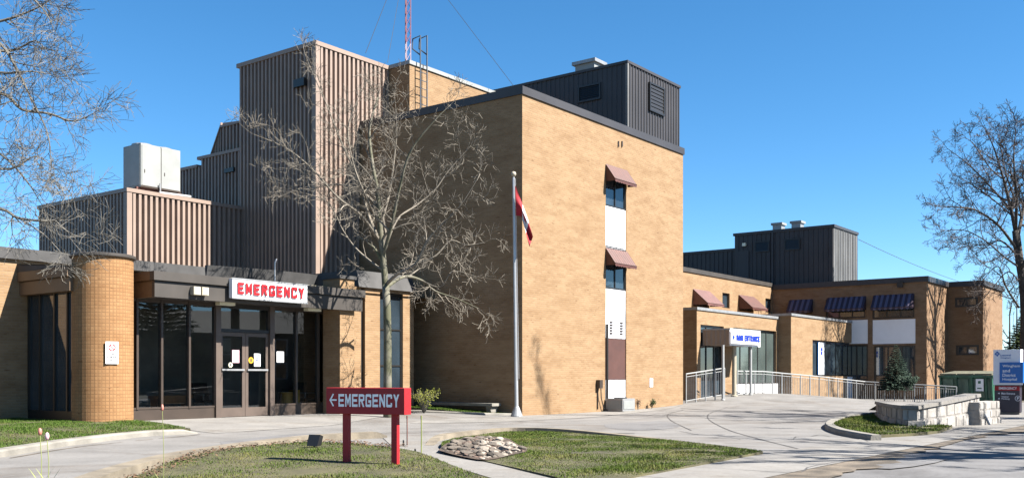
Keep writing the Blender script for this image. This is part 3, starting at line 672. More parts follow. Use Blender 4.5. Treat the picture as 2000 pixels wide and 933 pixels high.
mb = MB(); a = U(1272, 0); mb.hbox(a-0.14, a+0.1, -0.02, 0, Z(755, a, 0), Z(738, a, 0)); mb.build('wall_plate', M['grey_sign'], BB)
# penthouse
PU0, PU1, PV0, PV1 = U(1225, 0.12), UE-0.12, 0.12, 8.0
HP = Z(121, PU0, PV0)
mb = MB(); ribbed(mb, h(PU0, PV0), h(PU1, PV0), H1+0.05, HP-0.05, 0.22, 0.035, 0.25); ribbed(mb, h(PU0, PV1), h(PU0, PV0), H1+0.05, HP-0.05, 0.22, 0.035, 0.25)
mb.hbox(PU0+0.02, PU1, PV0+0.02, PV1, H1+0.02, HP-0.06)
ph = mb.build('penthouse', M['char'], BB)
mb = MB(); mb.hbox(PU0-0.06, PU1+0.06, PV0-0.06, PV1, HP-0.05, HP+0.05); mb.build('penthouse_coping', M['char'], ph)
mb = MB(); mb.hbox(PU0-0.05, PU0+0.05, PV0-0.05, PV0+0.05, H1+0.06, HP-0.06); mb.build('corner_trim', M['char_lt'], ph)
louvre(ph, 'v', PV0, U(1266, PV0), U(1295, PV0), Z(222, U(1280, PV0), PV0), Z(167, U(1280, PV0), PV0))
louvre(ph, 'u', PU0, -V(1131, PU0), -V(1175, PU0), Z(198, PU0, V(1153, PU0)), Z(166, PU0, V(1153, PU0)))
# stair house of pale brick on the roof
SU, SV = U(756, 7.5), V(800, U(756, 7.5))
HS = Z(119, SU, SV)
mb = MB(); mb.hbox(SU, PU0-0.1, SV, 11.0, H1+0.06, HS-0.121); sh = mb.build('stair_house', M['brick'], BB)
mb = MB(); mb.hbox(SU-0.05, PU0-0.05, SV-0.05, 11.05, HS-0.12, HS+0.02); mb.build('stair_house_coping', M['unit'], sh)
# roof ladder
LAD = thing('roof_ladder', 'dark steel ladder with two looped handrails on the rooftop brick stair house', 'ladder', h(U(826, SV), SV, H1+0.06), HROT)
mb = MB(); lu0, lu1 = U(821, SV-0.2), U(834, SV-0.2)
for lu in (lu0, lu1):
    zt_ = Z(72, lu, SV)
    P = [h(lu, SV-0.2, H1+0.06), h(lu, SV-0.2, zt_), h(lu-0.02, SV+0.17, zt_-0.06), h(lu-0.02, SV+0.19, zt_-0.42), h(lu, SV-0.19, zt_-0.72)]
    mb.tube(P, 0.028, 6)
mb.build('handrail', M['ladder'], LAD)
z = H1+0.3
while z < HS+0.2:
    mb = MB(); mb.tube([h(lu0, SV-0.2, z), h(lu1, SV-0.2, z)], 0.015, 5); z += 0.3; mb.build('rung', M['ladder'], LAD)
# vent on the penthouse roof
VU = V(1150, PU0)
RV = hthing('roof_vent', 'pale metal exhaust hood on the charcoal penthouse roof', 'roof vent', PU0+1.0, V(1150, PU0+1.0), HP)
vv = V(1150, PU0+1.0)
mb = MB(); mb.hbox(PU0+0.7, PU0+1.4, vv-0.45, vv+0.45, HP+0.03, HP+0.55); mb.build('casing', M['unit'], RV)
mb = MB(); mb.hbox(PU0+0.6, PU0+1.5, vv-0.55, vv+0.55, HP+0.55, HP+0.68); mb.build('hood', M['galv'], RV)

# ------------------------------------------------------------------ metal-clad tower
TV0, TU0 = 7.5, U(618, 7.5); TU1 = SU-0.005; TV1 = V(470, TU0); HT = Z(84, TU0, TV0)
MT = hthing('metal_clad_tower', 'tallest windowless tower in brown ribbed metal behind the emergency entrance', 'building', (TU0+TU1)/2, (TV0+TV1)/2)
mb = MB(); ribbed(mb, h(TU0, TV0), h(TU1, TV0), 0, HT-0.12, 0.215, 0.12, 0.56); ribbed(mb, h(TU0, TV1), h(TU0, TV0), 0, HT-0.12, 0.215, 0.13, 0.50)
mb.hbox(TU0+0.01, TU1, TV0+0.01, TV1, 0, HT-0.13)
mb.build('ribbed_cladding', M['rib'], MT)
mb = MB(); mb.hbox(TU0-0.16, TU1+0.003, TV0-0.15, TV1+0.05, HT-0.12, HT+0.03); mb.build('roof_coping', M['rib'], MT)
mb = MB(); mb.hbox(TU0-0.14, TU0+0.05, TV0-0.13, TV0+0.05, 0, HT-0.13); mb.build('corner_trim', M['rib'], MT)
va_ = V(594, TU0); mb = MB(); mb.hbox(TU0-0.26, TU0-0.12, va_-0.28, va_+0.28, Z(172, TU0, va_), Z(157, TU0, va_)); mb.build('vent_hood', M['frame_dk'], MT)
# stepped lower parts on the left of the tower
ST = hthing('stepped_clad_wing', 'dark ribbed metal wing stepping down to the left of the tallest tower', 'building', TU0+2, TV1+2.5)
s0 = TU0+0.9; vA, vB_ = V(395, s0), V(354, s0); zA, zB = Z(304, s0, V(430, s0)), Z(330, s0, vB_)
mb = MB()
ribbed(mb, h(s0, vA), h(s0, TV1+0.02), 0, zA, 0.22, 0.12); ribbed(mb, h(s0, vB_+3), h(s0, vA), 0, zB-0.1, 0.22, 0.12)
mb.hbox(s0+0.02, s0+5, TV1+0.02, vA, 0, zA-0.02); mb.hbox(s0+0.02, s0+5, vA+0.004, vB_+3, 0, zB-0.12)
mb.build('ribbed_cladding', M['rib'], ST)
mb = MB(); mb.hbox(s0-0.15, s0+5, TV1+0.02, vA+0.15, zA-0.02, zA+0.1); mb.hbox(s0-0.15, s0+5, vA+0.16, vB_+3, zB-0.12, zB); mb.build('roof_coping', M['rib'], ST)
va_ = V(453, s0); mb = MB(); mb.hbox(s0-0.2, s0-0.1, va_-0.35, va_+0.25, Z(338, s0, va_), Z(330, s0, va_)); mb.build('vent_slot', M['frame_dk'], ST)
s1 = TU0+1.3; q0, q1 = V(435, s1), V(417, s1); zq, zr = Z(240, s1, q0), Z(306, s1, q1)
mb = MB(); ribbed(mb, h(s1, q0), h(s1, TV1+0.02), zA-0.3, Z(228, s1, TV1)-0.02, 0.22, 0.10)
def top(v): return zq+(zr-zq)*(v-q0)/(q1-q0)
N = 6
for k in range(N):
    va0, va1 = q0+(q1-q0)*k/N, q0+(q1-q0)*(k+0.5)/N
    mb.hexa([h(s1-0.10, va1, zA-0.3), h(s1-0.10, va0, zA-0.3), h(s1, va0, zA-0.3), h(s1, va1, zA-0.3), h(s1-0.10, va1, top(va1)), h(s1-0.10, va0, top(va0)), h(s1, va0, top(va0)), h(s1, va1, top(va1))])
zt_ = Z(228, s1, TV1)
pts = [(TV1+0.02, zA), (q1, zA), (q1, zr), (q0, zq), (TV1+0.02, zt_)]
mb.face([h(s1+0.01, a, b) for a, b in pts]); mb.face([h(s1+3, a, b) for a, b in pts])
for (a, b), (c, d) in zip(pts, pts[1:]+pts[:1]): mb.face([h(s1+0.01, a, b), h(s1+0.01, c, d), h(s1+3, c, d), h(s1+3, a, b)])
mb.build('sloping_step', M['rib'], ST)
mb = MB(); mb.hbox(s1-0.14, s1+3, TV1+0.02, q0, zt_-0.02, zt_+0.07)
mb.hexa([h(s1-0.14, q1+0.03, zr-0.02), h(s1-0.14, q0+0.003, zt_-0.02), h(s1+3, q0+0.003, zt_-0.02), h(s1+3, q1+0.03, zr-0.02), h(s1-0.14, q1+0.05, zr+0.05), h(s1-0.14, q0+0.003, zt_+0.068), h(s1+3, q0+0.003, zt_+0.068), h(s1+3, q1+0.05, zr+0.05)])
mb.build('step_coping', M['rib'], ST)
# low clad annex
AV0 = TV1-0.15; AU0 = U(251, AV0); AU1 = TU0-0.01; AV1 = V(80, AU0); HA = Z(370, AU0, AV0)
AN = hthing('ribbed_metal_annex', 'low brown ribbed metal annex with cooling unit on its roof', 'building', (AU0+AU1)/2, (AV0+AV1)/2)
mb = MB(); ribbed(mb, h(AU0, AV0), h(AU1, AV0), 0, HA-0.1, 0.212, 0.13, 0.56); ribbed(mb, h(AU0, AV1), h(AU0, AV0), 0, HA-0.1, 0.212, 0.13, 0.5)
mb.hbox(AU0+0.01, AU1, AV0+0.01, AV1, 0, HA-0.11); mb.build('ribbed_cladding', M['rib'], AN)
mb = MB(); mb.hbox(AU0-0.16, AU1, AV0-0.16, AV1, HA-0.1, HA+0.03); mb.build('roof_coping', M['rib'], AN)
mb = MB(); mb.hbox(AU0-0.14, AU0+0.05, AV0-0.14, AV0+0.05, 0, HA-0.11); mb.build('corner_trim', M['rib'], AN)
louvre(AN, 'u', AU0, -V(193, AU0), -V(216, AU0), Z(458, AU0, V(205, AU0)), Z(418, AU0, V(205, AU0)), mat='char', slat='galv')
mb = MB(); rv = V(218, AU0); mb.hbox(AU0+0.4, AU0+1.4, rv-0.5, rv+0.4, HA+0.03, HA+0.16); mb.build('roof_hatch', M['rib'], AN)
# cooling unit
cu0 = U(275, AV0+0.7); cu1 = U(352, AV0+0.7); cv0 = AV0+0.7; cv1 = V(241, cu0); zc0 = Z(364, cu0, cv0); zc1 = Z(279, cu0, cv0)
CUN = hthing('cooling_unit', 'large pale grey cooling unit on rusty supports on the low metal annex roof', 'cooling unit', (cu0+cu1)/2, (cv0+cv1)/2, HA)
mb = MB(); mb.hbox(cu0, cu1, cv0, cv1, zc0, zc1); cas = mb.build('casing', M['unit'], CUN)
um = (cu0+cu1)/2
mb = MB()
for (a, b) in ((cu0+0.04, um-0.015), (um+0.015, cu1-0.04)): mb.hbox(a, b, cv0-0.02, cv0, zc0+0.06, zc1-0.05)
mb.hbox(cu0-0.02, cu0, cv0+0.05, cv1-0.05, zc0+0.06, zc1-0.05); mb.build('access_panels', M['unit'], cas)
mb = MB(); mb.hbox(um-0.012, um+0.012, cv0-0.012, cv0-0.002, zc0+0.02, zc1-0.02)
for uu in (cu0+0.12, um+0.12): mb.hbox(uu, uu+0.03, cv0-0.03, cv0-0.021, zc0+0.5, zc0+0.62)
mb.hbox(cu0-0.01, cu1+0.01, cv0-0.025, cv0-0.003, zc0-0.001, zc0+0.05); mb.build('seams_and_latches', M['frame'], cas)
mb = MB(); mb.lathe(h((cu0+um)/2, (cv0+cv1)/2, zc1), [(0.36, 0), (0.36, 0.07), (0.3, 0.09)], 18); mb.lathe(h((cu1+um)/2, (cv0+cv1)/2, zc1), [(0.36, 0), (0.36, 0.07), (0.3, 0.09)], 18); mb.build('fan_guards', M['galv'], cas)
mb = MB()
for vv in (cv0+0.1, cv1-0.25): mb.hbox(cu0-0.1, cu1+0.15, vv, vv+0.12, zc0-0.12, zc0-0.001)
for uu in (cu0, um, cu1-0.1):
    for vv in (cv0+0.1, cv1-0.25): mb.hbox(uu, uu+0.1, vv+0.01, vv+0.11, HA+0.02, zc0-0.121)
mb.build('support_frame', M['rust'], CUN)
mb = MB(); mb.tube([h(cu0+0.6, cv0-0.18, HA+0.16), h(cu1+0.3, cv0-0.18, HA+0.2)], 0.06, 8); mb.tube([h(cu0+0.7, cv0-0.1, HA+0.16), h(cu0+0.7, cv0-0.1, zc0+0.2)], 0.03, 6); mb.build('pipe', M['galv'], CUN)
# antenna mast with guy wires, behind the stair house
md = 44.0; mp = W(796, 500, md)
MA = thing('antenna_mast', 'slender red and white lattice radio mast rising behind the hospital roof', 'antenna mast', (mp.x, mp.y, 0))
mt = 24.0; rr = 0.14
if True:
    for k in range(5, 12):
        mb = MB(); part = k % 2
        z0, z1 = k*2.0, k*2.0+2.0
        c3 = [Vector((mp.x+rr*math.cos(t), mp.y+rr*math.sin(t), 0)) for t in (0.3, 0.3+2.094, 0.3+4.189)]
        for c in c3: mb.tube([c+UP*z0, c+UP*z1], 0.022, 5)
        for j in range(5):
            za, zb = z0+j*0.4, z0+j*0.4+0.4
            for i in range(3): mb.tube([c3[i]+UP*za, c3[(i+1) % 3]+UP*zb], 0.011, 4)
        mb.build('mast_section', M['mast_red'] if part == 0 else M['mast_white'], MA)
for e in (W(714, 104, 37.0), W(757, 122, 37.6), W(1003, 168, 40.0)):
    mb = MB(); mb.tube([(mp.x, mp.y, 20.3), e], 0.011, 4); mb.build('guy_wire', M['wire'], MA)
# ------------------------------------------------------------------ emergency entrance pavilion
VG, VF, VP, VW, VM, VI = 3.9, 2.95, 3.08, 3.72, 6.2, 4.75     # planes: glazing, canopy front, pier, right brick wall, main rear wall
EF = 0.15                                             # floor level
ER = hthing('emergency_pavilion', 'single storey brick emergency entrance pavilion with dark canopy and tall glazed doors', 'building', -7.5, 5.0, 0.14)
# round brick pier
cd = 24.35; cx, cy = (201-CX)/FOC*cd, cd; cr = 0.705
cu_, cv_ = uv_of(cx, cy)
zct = EYE+(CY-500)/FOC*(cd-0.6)
N = 40; vs = []; mb = MB()
for j in range(N):
    t0, t1 = 2*math.pi*j/N, 2*math.pi*(j+1)/N
    mb.face([(cx+cr*math.cos(t0), cy+cr*math.sin(t0), 0.0), (cx+cr*math.cos(t1), cy+cr*math.sin(t1), 0.0), (cx+cr*math.cos(t1), cy+cr*math.sin(t1), zct), (cx+cr*math.cos(t0), cy+cr*math.sin(t0), zct)])
pier = mb.build('round_pier', M['brick_stack'], ER, smooth=True)
dat = pier.data.uv_layers[0].data
for p in pier.data.polygons:
    for k, li in enumerate(p.loop_indices):
        z = dat[li].uv[1]; j = p.index+(1 if k in (1, 2) else 0); dat[li].uv = (j*2*math.pi*cr/N, z)
mb = MB(); mb.lathe((cx, cy, zct), [(cr+0.05, 0), (cr+0.06, 0.02), (cr+0.06, 0.07), (cr+0.02, 0.09)], 40); mb.build('pier_cap', M['fascia'], ER)
mb = MB(); mb.lathe((cx, cy, 0.0), [(cr+0.06, 0), (cr+0.06, 0.19), (cr+0.01, 0.2)], 40); mb.build('pier_footing', M['concrete'], ER)
# main rear wall (seen left of the pier and over the canopy)
uL = V and U(52, VM)
zb, ztop = Z(509, uL, VM), Z(487, uL, VM)
mb = MB(); wall(mb, 'v', VM, U(-160, VM), 0.0, 0.0, zb); mb.face([h(U(-160, VM), VM, zb), h(0, VM, zb), h(0, VM+5.5, zb), h(U(-160, VM), VM+5.5, zb)])
mb.build('rear_brick_wall', M['brick'], ER)
mb = MB(); mb.hbox(U(-170, VM), -0.02, VM-0.10, VM+5.5, zb+0.004, ztop); mb.build('roof_fascia', M['roof'], ER)
# second, bowed roof edge above the canopy
mb = MB(); n = 16; ua_, ub_ = U(398, VM), U(672, VM)
for k in range(n):
    t0, t1 = k/n, (k+1)/n; f = lambda t: -0.45*math.sin(math.pi*t)
    a, b = ua_+(ub_-ua_)*t0, ua_+(ub_-ua_)*t1
    mb.hexa([h(a, VM-0.11+f(t0), zb-0.02), h(b, VM-0.11+f(t1), zb-0.02), h(b, VM-0.05, zb-0.02), h(a, VM-0.05, zb-0.02), h(a, VM-0.2+f(t0), ztop+0.06), h(b, VM-0.2+f(t1), ztop+0.06), h(b, VM-0.05, ztop+0.06), h(a, VM-0.05, ztop+0.06)])
mb.build('bowed_roof_edge', M['roof'], ER)
# left glazed return (u-face) between pier and rear wall
UG = uL+0.05
zs0, zs1 = Z(578, UG, VM), Z(534, UG, VM)
mb = MB()
mb.hbox(UG-0.24, UG+0.1, cv_+0.1, VM-0.003, zs0, zs0+(zs1-zs0)*0.55); mb.hbox(UG-0.30, UG+0.1, cv_+0.1, VM-0.003, zs0+(zs1-zs0)*0.55+0.03, zs1); mb.hbox(UG-0.2, UG+0.1, cv_+0.1, VM-0.003, zs0+(zs1-zs0)*0.55, zs0+(zs1-zs0)*0.55+0.03)
mb.build('side_fascia', M['fascia_end'], ER)
mb = MB(); mb.face([h(UG-0.3, cv_, zs1+0.01), h(0, cv_, zs1+0.01), h(0, VM, zs1+0.22), h(UG-0.3, VM, zs1+0.22)]); mb.face([h(UG-0.3, cv_+0.1, zs1+0.011), h(UG-0.3, VM-0.01, zs1+0.20), h(UG-0.3, VM-0.01, zs1)]); mb.build('side_roof', M['roof'], ER)
mb = MB(); pts_ = [V(x, UG) for x in (58, 80, 108, 133)]
mb.hbox(UG-0.02, UG+0.06, cv_+0.2, VM-0.005, EF-0.1, EF+0.28)
for v_ in pts_: mb.hbox(UG-0.04, UG+0.06, v_-0.03, v_+0.03, EF+0.281, zs0)
sf = mb.build('side_window', M['frame_dk'], ER)
mb = MB(); mb.hbox(UG+0.01, UG+0.02, cv_+0.3, VM-0.005, EF+0.282, zs0); mb.build('pane', M['glass'], sf)
# canopy
uc0, uc1 = U(302, VF), U(708, VF)
zf1, zf0 = Z(529, uc0, VF), Z(579, uc0, VF); zmid = zf0+(zf1-zf0)*0.6
mb = MB(); mb.hbox(uc0, uc1, VF, VF+0.12, zf0, zmid); mb.hbox(uc0-0.06, uc1+0.06, VF-0.07, VF+0.12, zmid+0.035, zf1); mb.hbox(uc0+0.02, uc1-0.02, VF+0.03, VF+0.12, zmid, zmid+0.035)
can = mb.build('canopy', M['fascia'], ER)
mb = MB(); mb.hbox(uc0+0.001, uc0+0.12, VF+0.121, VG+0.15, zf0, zmid); mb.hbox(uc0-0.06, uc0+0.12, VF+0.121, VG+0.15, zmid+0.035, zf1); mb.hbox(uc0+0.02, uc0+0.12, VF+0.121, VG+0.15, zmid, zmid+0.035)
mb.build('canopy_end', M['fascia_end'], can)
mb = MB(); mb.hbox(uc0+0.13, uc1, VF+0.125, VM-0.2, zf1-0.16, zf1-0.06); mb.hbox(uc0+0.13, uc1-0.8, VF+0.125, VG+0.1, zf0+0.03, zf0+0.07); mb.build('canopy_roof', M['fascia'], can)
mb = MB(); mb.hbox(U(455, VF+0.6), U(640, VF+0.6), VF+0.7, VF+0.78, zf1-0.05, zf1+0.10); mb.build('roof_kerb', M['cream_pole'], can)
for px in (442, 612):
    a = U(px, VF+0.45); mb = MB(); mb.hbox(a-0.28, a+0.22, VF+0.35, VF+0.55, zf0-0.06, zf0+0.029); mb.build('soffit_light', M['lamp'], can)
# pier supporting the canopy on the right
p0, p1 = U(664, VP), U(692, VP); zpt = Z(538, p0, VP)
mb = MB(); mb.hbox(p0, p1, VP, VP+0.75, 0.0, zpt-0.08); mb.build('square_pier', M['brick'], ER)
mb = MB(); mb.hbox(p0-0.05, p1+0.05, VP-0.05, VP+0.8, zpt-0.08, zpt+0.02); mb.build('square_pier_cap', M['roof'], ER)
# right brick wall with slit windows
wr = U(808, VW); w0 = U(680, VW); zw0, zw1 = Z(569, -1.5, VW), Z(537, -1.5, VW)
sl1 = (U(705, VW), U(713, VW), EF, zw0-0.02); sl2 = (U(742, VW), U(787, VW), EF, zw0-0.1)
wl = U(580, VI)
mb = MB(); wall(mb, 'v', VW, w0, wr, 0.0, zw0, [sl1, sl2], 0.14); mb.face([h(wr, VW, 0), h(wr, VM, 0), h(wr, VM, zw0), h(wr, VW, zw0)]); mb.face([h(w0, VW, 0), h(w0, VI, 0), h(w0, VI, zw0), h(w0, VW, zw0)])
mb.build('side_brick_wall', M['brick'], ER)
mb = MB(); mb.face([h(wl, VI, 0), h(w0-0.002, VI, 0), h(w0-0.002, VI, zw0-0.3), h(wl, VI, zw0-0.3)]); mb.build('inner_brick_wall', M['brick'], ER)
mb = MB()
ff = U(697, VW)
mb.hexa([h(ff, VW-0.1, zw0), h(wr+0.08, VW-0.1, zw0), h(wr+0.08, VM, zw0), h(ff, VM, zw0), h(ff+0.1, VW+0.12, zw1), h(wr-0.02, VW+0.12, zw1), h(wr-0.02, VM, zw1), h(ff+0.1, VM, zw1)]); mb.build('sloping_roof_edge', M['roof'], ER)
panel(ER, 'slit_panel', 'frame_dk', 'v', VW, sl1[0]+0.003, sl1[1]-0.003, EF, zw0-0.03, 0.1, 0.13)
window(ER, 'v', VW, sl2[0], sl2[1], EF+0.3, zw0-0.12, 1, 3, 0.06, inset=0.05)
panel(ER, 'sill_panel', 'frame', 'v', VW, sl2[0]+0.003, sl2[1]-0.003, EF, EF+0.296, 0.06, 0.13)
# glazing across the front
g0, g1 = cu_+cr*0.6, U(658, VG)
zgt = zf0+0.03
kick = Z(797, U(340, VG), VG)
mull = [U(x, VG) for x in (266, 314, 368)]; jl, jm, jr = U(424, VG), U(478, VG), U(529, VG); mull2 = [U(x, VG) for x in (577, 620)]
for a, b in ((g0, jl-0.08), (jr+0.08, g1)):
    mb = MB(); mb.hbox(a, b, VG-0.04, VG+0.06, 0.05, kick); mb.build('kick_panel', M['frame'], ER)
for ms_, x0, x1 in ((mull, g0, jl-0.1), (mull2+[g1-0.03], jr+0.1, g1)):
    mb = MB()
    for a in ms_: mb.hbox(a-0.03, a+0.03, VG-0.07, VG+0.07, kick, zgt)
    mb.hbox(x0, x1, VG-0.05, VG+0.06, zgt-0.10, zgt); mb.hbox(x0, x1, VG-0.055, VG+0.055, kick+0.001, kick+0.05)
    mb.build('mullion_frame', M['frame'], ER)
mb = MB()
for a in (jl, jr):
    mb = MB(); mb.hbox(a-0.10, a+0.06, VG-0.10, VG+0.08, 0.05, zgt); mb.build('door_post', M['jamb'], ER)
dh = Z(650, jm, VG); zt1 = zgt-0.25
mb = MB(); mb.hbox(jl+0.061, jr-0.101, VG-0.06, VG+0.06, dh+0.01, dh+0.10); mb.hbox(jl+0.061, jr-0.101, VG-0.06, VG+0.06, zgt-0.12, zgt); mb.build('door_header', M['frame_dk'], ER)
def gpane(a, b, z0, z1, nm='glass_pane', par=ER, m='glass_clear'):
    mb = MB(); mb.face([h(a, VG, z0), h(b, VG, z0), h(b, VG, z1), h(a, VG, z1)]); return mb.build(nm, M[m], par)
ed = [g0]+mull+[jl-0.1]
for a, b in zip(ed[1:], ed[2:]): gpane(a, b, kick+0.03, zgt-0.08)
ed = [jr+0.06]+mull2+[g1-0.03]
for a, b in zip(ed, ed[1:]): gpane(a, b, kick+0.03, zgt-0.08)
gpane(jl+0.06, jr-0.1, dh+0.1, zgt-0.12, 'transom_pane')
for a, b in ((jl+0.065, jm-0.005), (jm+0.005, jr-0.105)):
    mb = MB(); f = 0.10
    mb.hbox(a, a+f, VG-0.025, VG+0.025, EF+0.01, dh); mb.hbox(b-f, b, VG-0.025, VG+0.025, EF+0.01, dh)
    mb.hbox(a+f, b-f, VG-0.024, VG+0.024, EF+0.01, EF+0.26); mb.hbox(a+f, b-f, VG-0.024, VG+0.024, dh-0.1, dh)
    dr = mb.build('door', M['jamb'], ER); zm = Z(722, jm, VG)
    gpane(a+f, b-f, EF+0.26, dh-0.1, 'pane', dr)
    mb = MB(); mb.hbox(a+f*0.5, b-f*0.5, VG-0.075, VG-0.04, zm-0.02, zm+0.03); mb.build('push_bar', M['galv'], dr)
# return glass and lobby
mb = MB(); mb.face([h(g1-0.03, VG, kick), h(g1-0.03, VI, kick), h(g1-0.03, VI, zgt-0.08), h(g1-0.03, VG, zgt-0.08)]); mb.build('return_pane', M['glass_clear'], ER)
mb = MB()
for v_ in (VG+0.09, VI-0.1): mb.hbox(g1-0.07, g1, v_, v_+0.06, 0.05, zgt)
mb.hbox(g1-0.07, g1, VG+0.15, VI-0.1, 0.05, kick); mb.build('return_frame', M['frame'], ER)
mb = MB(); mb.face([h(UG, VG+0.05, EF), h(g1, VG+0.05, EF), h(g1, VM, EF), h(UG, VM, EF)]); mb.build('lobby_floor', M['int_floor'], ER)
mb = MB(); mb.face([h(UG+0.1, VM-0.05, EF), h(wl+0.1, VM-0.05, EF), h(wl+0.1, VM-0.05, zgt+0.1), h(UG+0.1, VM-0.05, zgt+0.1)]); mb.face([h(wl, VI+0.01, EF), h(wl, VM, EF), h(wl, VM, zgt), h(wl, VI+0.01, zgt)]); mb.build('lobby_wall', M['int_wall'], ER)
mb = MB(); mb.face([h(UG, VG+0.08, zgt+0.005), h(g1, VG+0.08, zgt+0.005), h(g1, VM, zgt+0.005), h(UG, VM, zgt+0.005)]); mb.build('lobby_ceiling', M['int_wall'], ER)
# inside: bench, chairs, bucket
def bench(u, v):
    b = hthing('wooden_bench', 'low orange wooden bench inside the glass left of the emergency doors', 'bench', u, v, EF)
    mb = MB(); mb.hbox(u-0.55, u+0.55, v-0.18, v+0.18, EF+0.54, EF+0.62); mb.hbox(u-0.5, u+0.5, v-0.2, v-0.17, EF+0.40, EF+0.541); mb.build('seat', M['wood'], b)
    for s_ in (-0.5, 0.42):
        mb = MB(); mb.hbox(u+s_, u+s_+0.08, v-0.165, v+0.16, EF, EF+0.539); mb.build('leg', M['wood'], b)
bench(U(333, VG+0.4), VG+0.4)
BK = hthing('yellow_bucket', 'yellow plastic bucket inside the glass right of the emergency doors', 'bucket', U(560, VG+0.35), VG+0.35, EF)
p = h(U(560, VG+0.35), VG+0.35, EF+0.22)
mb = MB(); mb.lathe((p.x, p.y, EF), [(0.17, 0), (0.22, 0.62), (0.24, 0.63), (0.24, 0.66), (0.2, 0.66), (0.19, 0.60)], 18); mb.hbox(U(560, VG+0.35)+0.16, U(560, VG+0.35)+0.42, VG+0.25, VG+0.45, EF, EF+0.72); bk = mb.build('body', M['yellow'], BK)
mb = MB(); mb.tube([p+DR*-0.24+UP*0.2, p+DR*-0.2+UP*0.52-DL*0.05, p+DR*0.2+UP*0.52-DL*0.05, p+DR*0.24+UP*0.2], 0.012, 5); mb.build('handle', M['black'], BK)
def chair(u, v, lab):
    c = hthing('waiting_chair', lab, 'chair', u, v, EF, 'waiting room chairs behind the glass')
    mb = MB(); mb.hbox(u-0.25, u+0.25, v-0.25, v+0.25, EF+0.38, EF+0.47); mb.build('seat', M['chair'], c)
    mb = MB(); mb.hexa([h(u-0.25, v+0.2, EF+0.47), h(u+0.25, v+0.2, EF+0.47), h(u+0.25, v+0.27, EF+0.47), h(u-0.25, v+0.27, EF+0.47), h(u-0.24, v+0.3, EF+0.95), h(u+0.24, v+0.3, EF+0.95), h(u+0.24, v+0.36, EF+0.95), h(u-0.24, v+0.36, EF+0.95)]); mb.build('backrest', M['chair'], c)
    for a in (-0.23, 0.2):
        for b in (-0.23, 0.2):
            mb = MB(); mb.hbox(u+a, u+a+0.03, v+b, v+b+0.03, EF, EF+0.379); mb.build('leg', M['alu'], c)
        mb = MB(); mb.hbox(u+a, u+a+0.04, v-0.2, v+0.24, EF+0.60, EF+0.64); mb.hbox(u+a, u+a+0.03, v-0.2, v-0.17, EF+0.47, EF+0.6); mb.build('armrest', M['alu'], c)
chair(U(597, VG+0.45), VG+0.42, 'dark waiting room chair right behind the yellow bucket')
chair(U(640, VG+0.5), VG+0.4, 'dark waiting room chair at the right end of the glazing')
chair(U(398, VG+0.7), VG+0.6, 'dark waiting room chair just left of the emergency doors')
# paper notices and stickers
def notice(px, py0, py1, w, mat, name, lab, lines=4, ink='ink'):
    u = U(px, VG); z0, z1 = Z(py1, u, VG), Z(py0, u, VG)
    t = hthing(name, lab, 'notice', u, VG, z0)
    mb = MB(); mb.hbox(u-w/2, u+w/2, VG-0.012, VG-0.006, z0, z1); mb.build('sheet', M[mat], t)
    mb = MB()
    for k in range(lines):
        z = z1-(z1-z0)*(k+1)/(lines+1.5); mb.hbox(u-w*0.38, u+w*(0.38-0.1*(k % 2)), VG-0.0155, VG-0.0135, z, z+(z1-z0)*0.06)
    mb.build('printed_lines', M[ink], t)
notice(460, 683, 708, 0.24, 'pink_paper', 'paper_notice', 'pink paper notice on the left emergency door', 5, 'grey_sign')
notice(502, 690, 715, 0.22, 'sign_white', 'paper_notice', 'white paper notice on the right emergency door', 4, 'blue_letter')
notice(547, 686, 707, 0.26, 'sign_white', 'paper_notice', 'white paper notice on the glass right of the doors', 2, 'grey_sign')
def sticker(px, py, r, mat, lab):
    u = U(px, VG); z = Z(py, u, VG); t = hthing('round_sticker', lab, 'sticker', u, VG, z)
    mb = MB(); n = 18; c = h(u, VG-0.03, z)
    P = [c+DR*(r*math.cos(2*math.pi*k/n))+UP*(r*math.sin(2*math.pi*k/n)) for k in range(n)]
    mb.face(P); mb.face([q+DL*0.004 for q in P][::-1]); mb.build('disc', M[mat], t)
    mb = MB(); c = c-DL*0.002; mb.hexa([c+DR*a-UP*b-DL*d for d in (0, 0.002) for a, b in ((-r*0.25, r*0.5), (r*0.25, r*0.5), (r*0.25, -r*0.5), (-r*0.25, -r*0.5))]); mb.build('pictogram', M['ink'], t)
sticker(449, 712, 0.07, 'leaf_sticker' if 'leaf_sticker' in M else 'lamp', 'pale yellow green round sticker low on the left emergency door')
sticker(489, 703, 0.09, 'yellow', 'bright yellow round sticker on the right emergency door')
# red EMERGENCY letters on their white board
VS = VF-0.22
s0_, s1_ = U(454, VS), U(600, VS); zb0, zb1 = Z(581, s0_, VS), Z(543, s0_, VS)
SG = hthing('emergency_board', 'long white board with raised red EMERGENCY letters on the dark canopy', 'sign', (s0_+s1_)/2, VS, zb0)
mb = MB(); mb.hbox(s0_, s1_, VS, VF-0.075, zb0, zb1); mb.build('board', M['sign_white'], SG)
hh = zb1-zb0
block_text('lettering', 'EMERGENCY', h(s0_+(s1_-s0_)*0.06, VS-0.022, zb0+hh*0.22), DR, UP, (s1_-s0_)*0.89, hh*0.60, M['red_bright'], SG, 0.016, 0.27, 0.30)
mb = MB(); mb.hbox(s0_-0.02, s1_+0.02, VS-0.012, VS-0.002, zb0-0.02, zb0+0.02); mb.hbox(s0_-0.02, s1_+0.02, VS-0.012, VS-0.002, zb1-0.02, zb1+0.02); mb.build('board_trim', M['galv'], SG)
